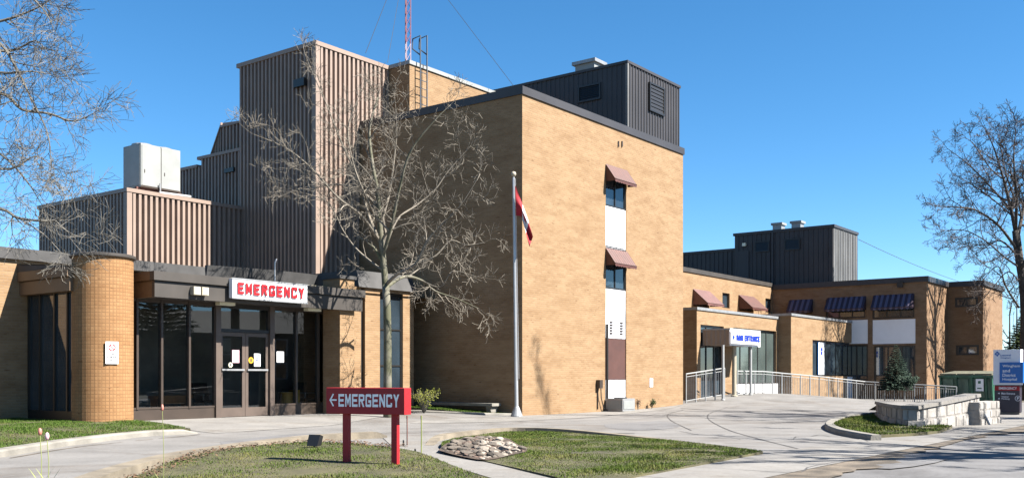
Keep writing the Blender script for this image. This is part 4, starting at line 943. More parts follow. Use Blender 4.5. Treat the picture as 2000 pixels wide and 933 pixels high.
# twin lamp on canopy
a0_, a1_ = U(376, VF-0.1), U(405, VF-0.1); z0, z1 = Z(575, a0_, VF-0.1), Z(559, a0_, VF-0.1)
TL = hthing('twin_canopy_lamp', 'pair of square cream lamps on the canopy left of the emergency board', 'lamp', (a0_+a1_)/2, VF-0.1, z0)
for q in (0, 1):
    m_ = (a0_+a1_)/2; x0, x1 = (a0_, m_-0.02) if q == 0 else (m_+0.02, a1_)
    mb = MB(); mb.hbox(x0, x1, VF-0.16, VF-0.002, z0, z1); hd = mb.build('housing', M['cream_pole'], TL)
    mb = MB(); mb.hbox(x0+0.02, x1-0.02, VF-0.172, VF-0.161, z0+0.02, z1-0.02); mb.build('lens', M['lamp'], hd)
# little antenna on the canopy roof
ua2 = U(537, VF+0.5); zb2 = zf1-0.06
AT = hthing('canopy_aerial', 'short pale aerial with bent tip standing on the canopy roof above the emergency board', 'aerial', ua2, VF+0.5, zb2)
mb = MB(); mb.tube([h(ua2, VF+0.5, zb2), h(ua2, VF+0.5, Z(513, ua2, VF+0.5)), h(ua2+0.06, VF+0.5, Z(505, ua2, VF+0.5))], 0.02, 6); mb.build('rod', M['alu'], AT)
mb = MB(); mb.lathe(h(ua2, VF+0.5, zb2), [(0.07, 0), (0.07, 0.1), (0.03, 0.14)], 10); mb.build('base', M['galv'], AT)
# no-smoking style sign on the pier
sx = (251-CX)/FOC*23.95; sp = Vector((sx, 23.95, 0)); nrm = Vector((sp.x-cx, sp.y-cy, 0)).normalized()
nrm = Vector((0.62, -0.78, 0)).normalized(); tx = UP.cross(nrm)*-1; tx = Vector((-nrm.y, nrm.x, 0))
sp = Vector((cx, cy, 0))+nrm*(cr+0.02); zs_, ze_ = EYE+(CY-710)/FOC*23.9, EYE+(CY-667)/FOC*23.9
PS = thing('pier_sign', 'small white notice sign with red ring on the round brick pier', 'sign', (sp.x, sp.y, zs_))
mb = MB(); mb.obox(sp-tx*0.15+UP*zs_, tx*0.30, nrm*0.012, UP*(ze_-zs_)); mb.build('plate', M['sign_white'], PS)
cc = sp+nrm*0.016+UP*(ze_-0.14); mb = MB(); n = 20
for k in range(n):
    t0, t1 = 2*math.pi*k/n, 2*math.pi*(k+1)/n
    mb.face([cc+tx*(a*math.cos(t))+UP*(a*math.sin(t)) for a, t in ((0.085, t0), (0.085, t1), (0.06, t1), (0.06, t0))])
mb.face([cc+tx*x+UP*y for x, y in ((-0.05, 0.04), (0.04, -0.05), (0.055, -0.035), (-0.035, 0.055))]); mb.build('red_ring', M['red_bright'], PS)
for k, (t_, wd_) in enumerate((('PLEASE', 0.13), ('NO SMOKING', 0.24), ('THANK YOU', 0.2))):
    text_mesh('lettering', t_, sp-tx*(wd_/2)+nrm*0.0125+UP*(ze_-0.32-0.075*k), tx, UP, wd_, 0.045, M['ink'], PS, 0.002, 0.03)

# ------------------------------------------------------------------ main entrance wing
ME = hthing('main_entrance_wing', 'buff brick main entrance wing with porch, low front blocks and red awnings upstairs', 'building', 20, 2.5, 0.2)
V2 = 4.5; z2 = Z(553, 30.9, V2); UF = 31.0
def rng(a, b, v): return U(a, v), U(b, v)
def hole_v(x0, x1, y0, y1, v): a, b = rng(x0, x1, v); m_ = (a+b)/2; return (a, b, Z(y1, m_, v), Z(y0, m_, v))
up = [hole_v(1354, 1384, 567, 599, V2), hole_v(1411, 1425, 572, 601, V2), hole_v(1443, 1471, 578, 607, V2), hole_v(1495, 1508, 583, 610, V2)]
mb = MB(); wall(mb, 'v', V2, UE+0.02, UF-0.01, 0, z2-0.22, up, 0.14); mb.hbox(UE+0.02, UF-0.01, V2+0.16, 14, 0, z2-0.23); mb.build('upper_brick_wall', M['brick'], ME)
mb = MB(); mb.hbox(UE+0.02, UF-0.02, V2-0.06, 14, z2-0.22, z2); mb.build('upper_roof_coping', M['fascia'], ME)
for k, w_ in enumerate(up): window(ME, 'v', V2, *w_, cols=2 if k in (0, 2) else 1, fr=0.06)
awning(ME, 'v', V2, up[0][0]-0.05, up[0][1]+0.1, up[0][3]+0.02, up[0][2]+0.12, 0.85, ('awn_pink',), 10, 0.1)
awning(ME, 'v', V2, up[2][0]-0.05, up[2][1]+0.1, up[2][3]+0.02, up[2][2]+0.12, 0.85, ('awn',), 10, 0.1)
# lower block A (left) and B (right, nearer)
VA = 0.46; UA = U(1361, VA); VBk = -0.2; UB = U(1545, VBk); zA_ = Z(600, UA, VA); zB_ = Z(612, UB, VBk); UBe = U(1688, VBk)
gA = hole_v(1440, 1519, 644, 749, VA); zh = Z(645, U(1500, VA), VA)
doorA = (UA+0.35, U(1408, VA)+0.3, 0.25, zh); glA = (U(1432, VA), UB-0.25, Z(750, U(1470, VA), VA), zh)
mb = MB(); wall(mb, 'v', VA, UA, UB, 0, zA_-0.1, [doorA, glA], 0.25); wall(mb, 'u', UA, -V2, -VA, 0, zA_-0.1)
mb.face([h(UA, VA, zA_-0.11), h(UB, VA, zA_-0.11), h(UB, V2, zA_-0.11), h(UA, V2, zA_-0.11)])
wall(mb, 'v', VBk, UB, UBe, -0.3, zB_-0.1, [hole_v(1587, 1682, 667, 734, VBk)], 0.2); wall(mb, 'u', UB, -V2, -VBk, 0, zB_-0.1)
mb.face([h(UBe, VBk, -0.3), h(UBe, V2, -0.3), h(UBe, V2, zB_-0.1), h(UBe, VBk, zB_-0.1)]); mb.face([h(UB, VBk, zB_-0.11), h(UBe, VBk, zB_-0.11), h(UBe, V2, zB_-0.11), h(UB, V2, zB_-0.11)])
mb.build('lower_brick_wall', M['brick'], ME)
mb = MB(); mb.hbox(UA-0.05, UB-0.06, VA-0.05, VA+0.3, zA_-0.1, zA_+0.02); mb.hbox(UA-0.05, UA+0.25, VA+0.301, V2-0.01, zA_-0.1, zA_+0.02); mb.hbox(UB-0.05, UBe+0.05, VBk-0.05, VBk+0.3, zB_-0.1, zB_+0.02); mb.hbox(UB-0.05, UB+0.25, VBk+0.301, V2-0.01, zB_-0.1, zB_+0.02); mb.build('lower_roof_coping', M['galv'], ME)
window(ME, 'v', VA, *glA, cols=5, fr=0.08, pane='glass_grey', inset=0.1)
window(ME, 'v', VA, *doorA, cols=3, fr=0.1, pane='glass', inset=0.1, name='entrance_doors')
mb = MB(); mb.hbox(U(1437, VA-0.1), U(1519, VA-0.1), VA-0.12, VA-0.004, 0.1, glA[2]+0.02); mb.build('white_plinth', M['sign_white'], ME)
wB = hole_v(1587, 1682, 667, 734, VBk); window(ME, 'v', VBk, *wB, cols=4, fr=0.07, inset=0.12)
panel(ME, 'white_spandrel', 'sign_white', 'v', VBk, U(1655, VBk), UBe-0.1, -0.2, wB[2]-0.03, -0.03, -0.002)
bn0, bn1 = U(1601, VBk), U(1612, VBk)
BN = hthing('window_banner', 'tall narrow white banner with blue emblem standing in the main entrance side window', 'banner', (bn0+bn1)/2, VBk+0.08, wB[2])
mb = MB(); mb.hbox(bn0, bn1, VBk+0.06, VBk+0.08, wB[2]+0.08, wB[3]-0.1); mb.build('cloth', M['sign_white'], BN)
mb = MB(); zc = wB[3]-0.55; um = (bn0+bn1)/2
for q in ((-0.2, 0.0), (0.0, 0.2)): mb.hbox(um-0.13, um+0.13, VBk+0.05, VBk+0.058, zc+q[0], zc+q[1]-0.03)
mb.build('emblem', M['blue_letter'], BN)
mb = MB(); mb.hbox(bn0-0.08, bn0-0.002, VBk+0.06, VBk+0.08, wB[2]+0.08, wB[3]-0.1); mb.build('blue_edge', M['blue_panel'], BN)
# porch canopy
UC = U(1372, VA)+0.0; VC = V(1425, UC); uc2 = U(1484, VC); zc1_, zc0_ = Z(641, UC, VC), Z(673, UC, VC)
mb = MB(); ribbed(mb, h(UC, VA-0.01), h(UC, VC), zc0_, zc1_-0.05, 0.2, 0.02, 0.3)
mb.hbox(UC+0.005, uc2, VC, VA-0.01, zc0_, zc1_-0.06); pc = mb.build('porch_canopy', M['beige_rib'], ME)
mb = MB(); mb.hbox(UC-0.03, uc2+0.03, VC-0.03, VA-0.01, zc1_-0.05, zc1_+0.02); mb.build('canopy_trim', M['galv_paint'], pc)
mb = MB(); mb.hbox(UC-0.02, uc2, VC-0.025, VC-0.003, zc0_-0.02, zc1_-0.051); mb.build('front_panel', M['sign_white'], pc)
for px, m_, r_ in ((1412, 'galv_paint', 0.06), (1434, 'cream_pole', 0.10), (1466, 'galv_paint', 0.06)):
    v_ = VC+0.12 if px != 1434 else VC+0.45
    a = U(px, v_); p = h(a, v_, 0); z_ = gz(p.x, p.y)
    mb = MB(); mb.lathe((p.x, p.y, z_-0.1), [(r_*1.5, 0), (r_*1.5, 0.14), (r_, 0.16), (r_, zc0_-z_+0.09)], 14); mb.build('porch_post', M[m_], pc)
# blue MAIN ENTRANCE lettering
b0_, b1_ = U(1429, VC-0.15), U(1486, VC-0.15); zz0, zz1 = Z(670, b0_, VC), Z(647, b0_, VC)
MS = hthing('main_entrance_board', 'white board with blue MAIN ENTRANCE letters on the beige porch canopy', 'sign', (b0_+b1_)/2, VC-0.15, zz0)
mb = MB(); mb.hbox(b0_, b1_, VC-0.12, VC-0.03, zz0, zz1); mb.build('board', M['sign_white'], MS)
hq = zz1-zz0; wq = b1_-b0_
block_text('lettering', 'MAIN ENTRANCE', h(b0_+wq*0.17, VC-0.135, zz0+hq*0.26), DR, UP, wq*0.80, hq*0.52, M['blue_letter'], MS, 0.014, 0.30, 0.22)
mb = MB(); c = h(b0_+wq*0.085, VC-0.126, zz0+hq*0.52); k_ = hq*0.26
mb.face([c+DR*k_, c+UP*k_, c-DR*k_, c-UP*k_]); mb.build('emblem', M['blue_letter'], MS)

# ------------------------------------------------------------------ rear wing
RW = hthing('rear_wing', 'two storey brown brick rear wing with striped awnings and charcoal rooftop plant room', 'building', 36, -1.0, 0)
VC1 = V(1810, UF); z3 = Z(541, UF, VC1); US2 = U(1851, VC1); VC2 = V(1920, US2); UE2 = U(1958, VC2)
def hole_u(x0, x1, y0, y1, u): a, b = -V(x0, u), -V(x1, u); m_ = -(a+b)/2; return (a, b, Z(y1, u, m_), Z(y0, u, m_))
ra = [hole_u(1540, 1586, 590, 612, UF), hole_u(1613, 1690, 583, 621, UF), hole_u(1704, 1786, 578, 621, UF)]
sp_ = [hole_u(1655, 1695, 624, 671, UF), hole_u(1704, 1788, 623, 671, UF)]
lo_ = [hole_u(1650, 1695, 673, 742, UF), hole_u(1707, 1788, 674, 748, UF)]
r2 = [hole_u(1865, 1910, 580, 599, US2), hole_u(1867, 1912, 673, 693, US2)]
mb = MB(); wall(mb, 'u', UF, -14, -VC1, -0.5, z3-0.24, ra+sp_+lo_, 0.14); wall(mb, 'v', VC1, UF, US2, -0.5, z3-0.24); wall(mb, 'u', US2, -VC1, -VC2, -0.5, z3-0.24, r2, 0.14); wall(mb, 'v', VC2, US2, UE2, -0.5, z3-0.24)
mb.face([h(UE2, VC2, -0.5), h(UE2, 14, -0.5), h(UE2, 14, z3-0.24), h(UE2, VC2, z3-0.24)]); mb.face([h(UF, 14, -0.5), h(UE2, 14, -0.5), h(UE2, 14, z3-0.24), h(UF, 14, z3-0.24)]); 
mb.face([h(UF+0.3, VC1+0.02, -0.4), h(UF+0.3, 14, -0.4), h(UF+0.3, 14, z3-0.3), h(UF+0.3, VC1+0.02, z3-0.3)])
mb.build('brick_wall', M['brick_dark'], RW)
mb = MB(); mb.hbox(UF-0.1, UE2+0.08, VC1-0.1, 14, z3-0.24, z3+0.06); mb.hbox(US2-0.1, UE2+0.1, VC2-0.1, VC1-0.101, z3-0.24, z3+0.06); mb.build('roof_coping', M['char'], RW)
for k, w_ in enumerate(ra): window(RW, 'u', UF, *w_, cols=2+min(k, 1), fr=0.08, inset=0.05)
for w_ in sp_: panel(RW, 'white_spandrel', 'sign_white', 'u', UF, w_[0]+0.01, w_[1]-0.01, w_[2]+0.01, w_[3]-0.01, 0.02, 0.12)
for k, w_ in enumerate(lo_): window(RW, 'u', UF, *w_, cols=2+k, fr=0.09, inset=0.06)
for w_ in r2: window(RW, 'u', US2, *w_, cols=2, fr=0.12, inset=0.03)
for x0, x1, y0, y1 in ((1542, 1588, 585, 608), (1616, 1692, 580, 604), (1706, 1786, 575, 601)):
    a, b, zl, zh_ = hole_u(x0, x1, y0, y1, UF); awning(RW, 'u', UF, a, b, zh_, zl, 0.55, ('awn_blue', 'awn_white'), 15 if x1-x0 > 60 else 9, 0.1)
mb = MB(); vv = V(1760, UF); mb.hbox(UF-0.25, UF-0.102, vv-0.15, vv+0.15, z3-0.5, z3-0.2); mb.build('wall_lamp', M['frame_dk'], RW)
# plant room
UK = UF+1.0; VK0 = V(1628, UK); VK1 = V(1435, UK); VK2 = V(1325, UK); zk = Z(440, UK, VK0); zk2 = Z(485, UK, VK1); UKe = U(1674, VK0)
mb = MB(); ribbed(mb, h(UK, VK1), h(UK, VK0), z3, zk-0.1, 0.3, 0.05, 0.25); ribbed(mb, h(UK, VK0), h(UKe, VK0), z3, zk-0.1, 0.3, 0.03, 0.3); mb.hbox(UK+0.02, UKe, VK0+0.02, VK1, z3-0.3, zk-0.11)
ribbed(mb, h(UK+0.3, VK2), h(UK+0.3, VK1), z3, zk2-0.1, 0.3, 0.05, 0.25); mb.hbox(UK+0.32, UKe, VK1, VK2, z3-0.3, zk2-0.11)
pk = mb.build('plant_room', M['char'], RW)
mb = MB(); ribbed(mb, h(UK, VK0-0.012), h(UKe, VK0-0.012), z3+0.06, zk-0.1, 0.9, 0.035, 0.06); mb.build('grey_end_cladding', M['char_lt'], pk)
mb = MB(); mb.hbox(UK-0.08, UKe+0.08, VK0-0.08, VK1+0.08, zk-0.1, zk+0.06); mb.hbox(UK+0.22, UKe, VK1+0.081, VK2, zk2-0.1, zk2+0.05); mb.build('plant_room_coping', M['char'], pk)
vv = V(1510, UK); mb = MB(); mb.hbox(UK-0.12, UK, vv-0.06, vv+0.06, z3, zk-0.101); mb.build('downpipe', M['char'], pk)
for x0, x1, y0, y1 in ((1475, 1503, 471, 492), (1533, 1563, 466, 488)):
    w_ = hole_u(x0, x1, y0, y1, UK); louvre(pk, 'u', UK, *w_, n=5)
mb = MB(); vv = V(1455, UK); mb.hbox(UK-0.2, UK-0.02, vv-0.1, vv+0.1, Z(481, UK, vv), Z(475, UK, vv)); mb.build('wall_light', M['lamp'], pk)
panel(pk, 'service_door', 'char', 'u', UK, -V(1443, UK), -V(1463, UK), z3, Z(490, UK, V(1450, UK)), -0.07, -0.01)
for px, lab in ((1521, 'pale box vent on the far plant room roof, left one'), (1558, 'pale box vent on the far plant room roof, nearest its corner')):
    uu = UK+0.8; vv = V(px, uu)
    rv_ = hthing('box_vent', lab, 'roof vent', uu, vv, zk, 'box vents on the plant room')
    mb = MB(); mb.hbox(uu-0.28, uu+0.28, vv-0.28, vv+0.28, zk+0.05, zk+0.42); mb.build('shaft', M['galv'], rv_)
    mb = MB(); mb.hbox(uu-0.36, uu+0.36, vv-0.36, vv+0.36, zk+0.42, zk+0.56); mb.build('hood', M['unit'], rv_)
# overhead wire towards the right
mb = MB(); A, B = W(1676, 467, 62), W(1990, 580, 95)
mb.tube([A+(B-A)*(k/12)-UP*(1.2*4*(k/12)*(1-k/12)*0.4) for k in range(13)], 0.018, 4)
tag(mb.build('overhead_wire', M['wire']), 'thin overhead wire running right from the far charcoal plant room', 'wire')

# ------------------------------------------------------------------ railings
def railing(name, lab, pts, n_, hgt=1.02, drop=None):
    """pts: ground points (x, y, z) of a polyline; n_: posts per leg"""
    t = thing(name, lab, 'railing', pts[0], 0, 'pale railings at the main entrance')
    mb = MB(); ms = MB()
    P = [Vector(p) for p in pts]
    for a, b in zip(P, P[1:]):
        d = b-a; L = d.length
        for z_, r_ in ((hgt, 0.028), (0.10, 0.018), (hgt-0.12, 0.014)): mb.tube([a+UP*z_, b+UP*z_], r_, 6)
        k = 0.11
        while k < L: q = a+d*(k/L); ms.tube([q+UP*0.1, q+UP*(hgt-0.12)], 0.010, 4, cap=False); k += 0.11
    o = mb.build('rails', M['galv_paint'], t); ms.build('balusters', M['galv'], t)
    for (a, b), n in zip(zip(P, P[1:]), n_):
        for k in range(n+1):
            q = a+(b-a)*(k/n); mb = MB(); mb.tube([q-UP*0.15, q+UP*(hgt+0.01)], 0.027, 6); mb.build('post', M['galv_paint'], t)
    return t
def gp(x, y, dz=0.0): return (x, y, gz(x, y)+dz)
d0 = 41.3; xA = (1340-CX)/FOC*d0; d1 = 42.5; xB = (1415-CX)/FOC*d1
railing('railing', 'short pale railing between the tall brick block and the main entrance porch', [(xA, d0, EYE-(787-CY)/FOC*d0), (xB, d1, EYE-(774-CY)/FOC*d1)], [4], 1.22)
R2 = []
for px, d_, yb in ((1440, 44.0, 774), (1490, 45.5, 773), (1545, 46.5, 777), (1600, 47.5, 781), (1690, 48.5, 790), (1868, 45.5, 803)):
    R2.append(((px-CX)/FOC*d_, d_, EYE-(yb-CY)/FOC*d_))
railing('railing', 'long pale railing sloping past the low front blocks towards the dumpster', R2, [3, 3, 3, 5, 9], 1.13)

# ------------------------------------------------------------------ things along the brick block
fp = W(1009, 811, 31.0); fx, fy = fp.x, fp.y; ft = EYE+(CY-346)/FOC*31.0
FP = thing('flagpole', 'tall slim pale flagpole with gold ball by the corner of the brick block', 'flagpole', (fx, fy, 0))
tipx = (1003-CX)/FOC*31.0
mb = MB(); mb.tube([(fx, fy, 0.1), (fx+(tipx-fx)*0.5, fy, ft*0.5), (tipx, fy, ft)], [0.062, 0.052, 0.036], 10); mb.build('pole', M['alu'], FP)
mb = MB(); mb.lathe((fx, fy, 0), [(0.19, 0), (0.19, 0.05), (0.09, 0.3), (0.07, 0.34)], 16); mb.build('base', M['galv'], FP)
mb = MB(); mb.lathe((tipx, fy, ft), [(0.02, 0), (0.07, 0.05), (0.085, 0.10), (0.06, 0.16), (0.01, 0.18)], 12); mb.build('ball', M['cream_pole'], FP, smooth=True)
mb = MB(); mb.tube([(tipx+0.06, fy-0.04, ft-0.05), (fx+0.075, fy-0.05, 1.2)], 0.006, 4); mb.build('halyard', M['sign_white'], FP)
def flag_pt(s, t):
    tp = [(1006.5, 362), (1018, 392), (1031, 428), (1041, 462)]; bt = [(1008, 421), (1018, 422), (1026, 450), (1034, 482)]
    def ev(c, s):
        s = s*3; i = min(int(s), 2); f = s-i; return (c[i][0]*(1-f)+c[i+1][0]*f, c[i][1]*(1-f)+c[i+1][1]*f)
    a, b = ev(tp, s), ev(bt, s); px, py = a[0]*(1-t)+b[0]*t, a[1]*(1-t)+b[1]*t
    d = 30.93-0.05*s+0.06*math.sin(t*7+s*5)*min(1, s*3)-0.03
    return W(px, py, d)
FL = thing('canadian_flag', 'red and white maple leaf flag hanging limp from the flagpole', 'flag', (tipx, fy, EYE+(CY-481)/FOC*31.0))
def fcloth(s0, s1, ns, mat, nm):
    mb = MB(); nt_ = 14
    for i in range(ns):
        for j in range(nt_):
            a, b = s0+(s1-s0)*i/ns, s0+(s1-s0)*(i+1)/ns; c, d = j/nt_, (j+1)/nt_
            mb.face([flag_pt(a, d), flag_pt(b, d), flag_pt(b, c), flag_pt(a, c)])
    o = mb.build(nm, M[mat], FL)
    return o
fcloth(0, 0.40, 8, 'cloth_red', 'hoist_band'); fcloth(0.40, 0.72, 8, 'cloth_white', 'white_field'); fcloth(0.72, 1, 8, 'cloth_red', 'fly_band')
leaf = [(0, -.5), (.08, -.2), (.35, -.25), (.3, -.08), (.5, .05), (.2, .2), (.22, .32), (.03, .28), (.02, .5), (-.02, .5), (-.03, .28), (-.22, .32), (-.2, .2), (-.5, .05), (-.3, -.08), (-.35, -.25), (-.08, -.2)]
mb = MB(); c0 = flag_pt(0.53, 0.5)+Vector((0, -0.02, 0))
LP = [flag_pt(0.53+0.24*x, 0.5+0.42*y)+Vector((0.0, -0.03, 0)) for x, y in leaf]
for a, b in zip(LP, LP[1:]+LP[:1]): mb.face([c0, a, b])
mb.build('maple_leaf', M['cloth_red'], FL)
# bench slab along the shaded wall
BS = thing('concrete_bench', 'long low concrete bench along the shaded brick wall behind the flagpole', 'bench', h(-0.8, 2.0, 0.1), HROT)
mb = MB(); mb.hbox(-0.62, -0.16, 0.75, 3.9, 0.32, 0.41); mb.build('seat', M['concrete'], BS)
for v_ in (0.85, 3.6):
    mb = MB(); mb.hexa([h(-0.5, v_, 0), h(-0.28, v_, 0), h(-0.28, v_+0.18, 0), h(-0.5, v_+0.18, 0), h(-0.6, v_, 0.319), h(-0.18, v_, 0.319), h(-0.18, v_+0.18, 0.319), h(-0.6, v_+0.18, 0.319)]); mb.build('leg', M['concrete'], BS)
# condenser unit
a0_, a1_ = U(1216, -0.75), U(1240, -0.75); ac1 = Z(778, a0_, -0.75)
AC = hthing('condenser_unit', 'small grey air conditioner standing on the ground under the window strip', 'air conditioner', (a0_+a1_)/2, -0.4)
mb = MB(); mb.hbox(a0_, a1_, -0.75, -0.05, 0.03, ac1); cs = mb.build('casing', M['galv'], AC)
mb = MB()
for k in range(9): z_ = 0.1+k*(ac1-0.18)/9; mb.hbox(a0_+0.06, a1_-0.06, -0.765, -0.751, z_, z_+0.035); mb.hbox(a0_-0.015, a0_-0.001, -0.7, -0.1, z_, z_+0.035)
mb.build('coil_guard', M['unit'], cs)
mb = MB(); mb.lathe(h((a0_+a1_)/2, -0.4, ac1), [(0.24, 0), (0.24, 0.03), (0.2, 0.04)], 16); mb.build('fan_guard', M['black'], cs)
mb = MB(); mb.hbox(a0_-0.08, a1_+0.08, -0.85, -0.02, -0.05, 0.028); mb.build('pad', M['concrete'], AC)
def tuft(name, lab, cat, x, y, z, hgt, rad, n, mat, seed, wid=0.02, stems=5):
    rnd = random.Random(seed); t = thing(name, lab, cat, (x, y, z))
    mb = MB(); ml = MB()
    for k in range(stems):
        a = rnd.uniform(0, 6.28); r = rad*rnd.uniform(0.2, 0.95); P = [Vector((x, y, z-0.03)), Vector((x+math.cos(a)*r*0.45, y+math.sin(a)*r*0.45, z+hgt*0.55)), Vector((x+math.cos(a)*r, y+math.sin(a)*r, z+hgt*rnd.uniform(0.75, 1.05)))]
        mb.tube(P, [0.012, 0.009, 0.004], 5)
        for j in range(n):
            f = rnd.uniform(0.35, 1.05); q = P[1].lerp(P[2], min(1, (f-0.5)*2)) if f > 0.5 else P[0].lerp(P[1], f*2)
            q = q+Vector((rnd.gauss(0, 0.05), rnd.gauss(0, 0.05), rnd.gauss(0, 0.04))); d = Vector((rnd.gauss(0, 1), rnd.gauss(0, 1), rnd.gauss(0.3, 1))).normalized(); e = d.orthogonal().normalized()
            w = wid*rnd.uniform(0.6, 1.4); ml.face([q-e*w*0.5, q+d*w, q+e*w*0.5, q-d*w])
    mb.build('stems', M['bark'], t); ml.build('leaves', M[mat], t, uv=False)
q = h(U(1246, -0.15), -0.15); tuft('wall_shrub', 'sparse dry shrub against the brick just right of the grey air conditioner', 'shrub', q.x, q.y, 0, 0.4, 0.08, 16, 'litter', 21, 0.03, 6)
q = h(U(1273, -0.2), -0.2); tuft('wall_shrub', 'small dark clump by the foot of the brick wall below the wall plate', 'shrub', q.x, q.y, 0.05, 0.32, 0.16, 22, 'needle_dark', 22, 0.035, 7)
bx, by = G(828, 806); tuft('budding_shrub', 'pale yellow green budding shrub beside the right end of the red sign', 'shrub', bx, by, 0.12, 0.72, 0.62, 20, 'leaf_yellow', 23, 0.032, 34)
q = h(-3.0, 4.3); tuft('low_shrub', 'low dry shrub at the wall just behind the top of the red sign', 'shrub', (700-CX)/FOC*30.0, 30.0, 0.14, 0.75, 0.4, 14, 'leaf_yellow', 24, 0.03, 10)

# ------------------------------------------------------------------ red roadside sign
eS = Vector((math.cos(R(22)), -math.sin(R(22)), 0)); nS = Vector((-math.sin(R(22)), -math.cos(R(22)), 0))
Ls = W(637, 0, 14.35); Ls.z = 0; wS = 1.277; zS0, zS1 = 0.752, 1.128
RS = thing('emergency_sign', 'red roadside sign with white arrow and EMERGENCY lettering on two posts', 'sign', Ls+eS*wS/2)
RS.rotation_euler = (0, 0, R(-22)); WORLD[RS.name] = Matrix.Translation(RS.location) @ Matrix.Rotation(R(-22), 4, 'Z')
mb = MB(); mb.obox(Ls+UP*zS0, eS*wS, -nS*0.2, UP*(zS1-zS0)); cb = mb.build('cabinet', M['red'], RS)
bv = cb.modifiers.new('edge', 'BEVEL'); bv.width = 0.006; bv.segments = 2
hS = zS1-zS0
block_text('lettering', 'EMERGENCY', Ls+eS*(wS*0.165)+nS*0.002+UP*(zS0+hS*0.28), eS, UP, wS*0.77, hS*0.48, M['letter_white'], RS, 0.004, 0.23, 0.22)
mb = MB(); c = Ls+eS*(wS*0.05)+nS*0.004+UP*(zS0+hS*0.53)
def bar(p, q, w):
    p, q = Vector(p), Vector(q); d = (q-p).normalized(); o = Vector((-d.y, d.x))*w/2
    mb.face([c+eS*(k.x)+UP*(k.y) for k in (p.to_2d()+o, p.to_2d()-o, q.to_2d()-o, q.to_2d()+o)])
bar((0.0, 0), (0.115, 0), 0.022); c = c+nS*0.001; bar((0.005, -0.005), (0.062, 0.088), 0.022); c = c+nS*0.001; bar((0.005, 0.005), (0.062, -0.088), 0.022)
mb.build('arrow', M['letter_white'], RS)
for f in (0.222, 0.845):
    c = Ls+eS*(wS*f)-nS*0.06; zg = gz(c.x, c.y)+zL1(c.x, c.y)
    mb = MB(); mb.obox(c-eS*0.045+UP*(zg-0.25), eS*0.09, -nS*0.08, UP*(zS0-zg+0.249)); mb.build('post', M['red'], RS)
# floodlight aimed at the sign
fx2, fy2 = G(610, 884)
zf = gz(fx2, fy2)+zL1(fx2, fy2)
FD = thing('ground_floodlight', 'black box floodlight on the lawn left of the red sign', 'floodlight', (fx2, fy2, zf))
mb = MB(); e2 = Vector((0.95, -0.3, 0)).normalized(); n2 = Vector((0.3, 0.95, 0)).normalized(); o = Vector((fx2, fy2, zf+0.03))-e2*0.11
mb.hexa([o, o+e2*0.2, o+e2*0.2+n2*0.14, o+n2*0.14, o+UP*0.19+n2*0.05+e2*0.02, o+e2*0.23+UP*0.19+n2*0.05, o+e2*0.23+n2*0.16+UP*0.16, o+n2*0.16+UP*0.16+e2*0.02]); hs_ = mb.build('housing', M['black'], FD)
mb = MB(); mb.tube([Vector((fx2, fy2, zf-0.1))+n2*0.07, Vector((fx2, fy2, zf+0.05))+n2*0.07], 0.02, 6); mb.build('stake', M['black'], FD)
# driveway marker stakes
for (x0, yt, yb, lab, m_) in ((795, 812, 870, 'thin dark red marker stake just right of the red sign posts', 'rust'), (823, 812, 889, 'thin tan marker stake at the start of the garden path', 'stem')):
    gx, gy = G(x0, yb); mb = MB(); zt_ = EYE-(yt-CY)/FOC*gy
    mb.tube([(gx, gy, -0.1), (gx+0.002, gy, (zt_)*0.5), (gx, gy, zt_)], 0.011, 6); mb.tube([(gx, gy, zt_-0.05), (gx, gy, zt_+0.01)], 0.014, 6)
    tag(mb.build('marker_stake', M[m_]), lab, 'stake')
for (x0, yt, yb, lab) in ((788, 858, 872, 'short black stub left of the dark red marker stake'), (811, 875, 889, 'short black stub left of the tan marker stake')):
    gx, gy = G(x0, yb); mb = MB(); zt_ = EYE-(yt-CY)/FOC*gy; mb.tube([(gx, gy, -0.1), (gx, gy, zt_-0.01), (gx, gy, zt_)], [0.016, 0.016, 0.01], 6)
    tag(mb.build('ground_stub', M['black']), lab, 'stub')
# rocks
rr_ = random.Random(5)
def rock(x, y, z, s, mat, lab):
    bm = bmesh.new(); bmesh.ops.create_icosphere(bm, subdivisions=3, radius=1.0)
    sd = Vector((rr_.uniform(0, 99), rr_.uniform(0, 99), 0)); sc = Vector((s*rr_.uniform(0.8, 1.35), s*rr_.uniform(0.75, 1.1), s*rr_.uniform(0.45, 0.7)))
    pl = [(Vector((rr_.gauss(0, 1), rr_.gauss(0, 1), rr_.gauss(0.2, 1))).normalized(), rr_.uniform(0.5, 0.85)) for _ in range(11)]
    for v in bm.verts:
        p = v.co.copy()
        for n_, d_ in pl:
            t = p.dot(n_)
            if t > d_: p -= n_*(t-d_)*0.9
        p *= 1+0.13*noise.noise(p*1.6+sd)+0.05*noise.noise(p*4+sd)
        v.co = Vector((p.x*sc.x, p.y*sc.y, p.z*sc.z))
    me = bpy.data.meshes.new('rock'); bm.to_mesh(me); bm.free(); me.materials.append(M[mat])
    o = bpy.data.objects.new('rock', me); COL.objects.link(o); o.location = (x, y, z); o.rotation_euler = (0, 0, rr_.uniform(0, 6.28)); WORLD[o.name] = Matrix.Identity(4)
    tag(o, lab, 'rock', 'field stones of the rock bed beside the path')
LABS = {'stone': 'weathered brown grey stone in the rock bed beside the path', 'stone_pale': 'pale cream stone in the rock bed beside the path', 'stone_red': 'reddish brown stone in the rock bed beside the path'}
bed = [(872, 884), (885, 874), (900, 868), (915, 862), (935, 858), (955, 860), (985, 866), (1005, 876), (1022, 884), (1000, 890), (970, 895), (945, 898), (920, 893), (895, 889)]
placed = []
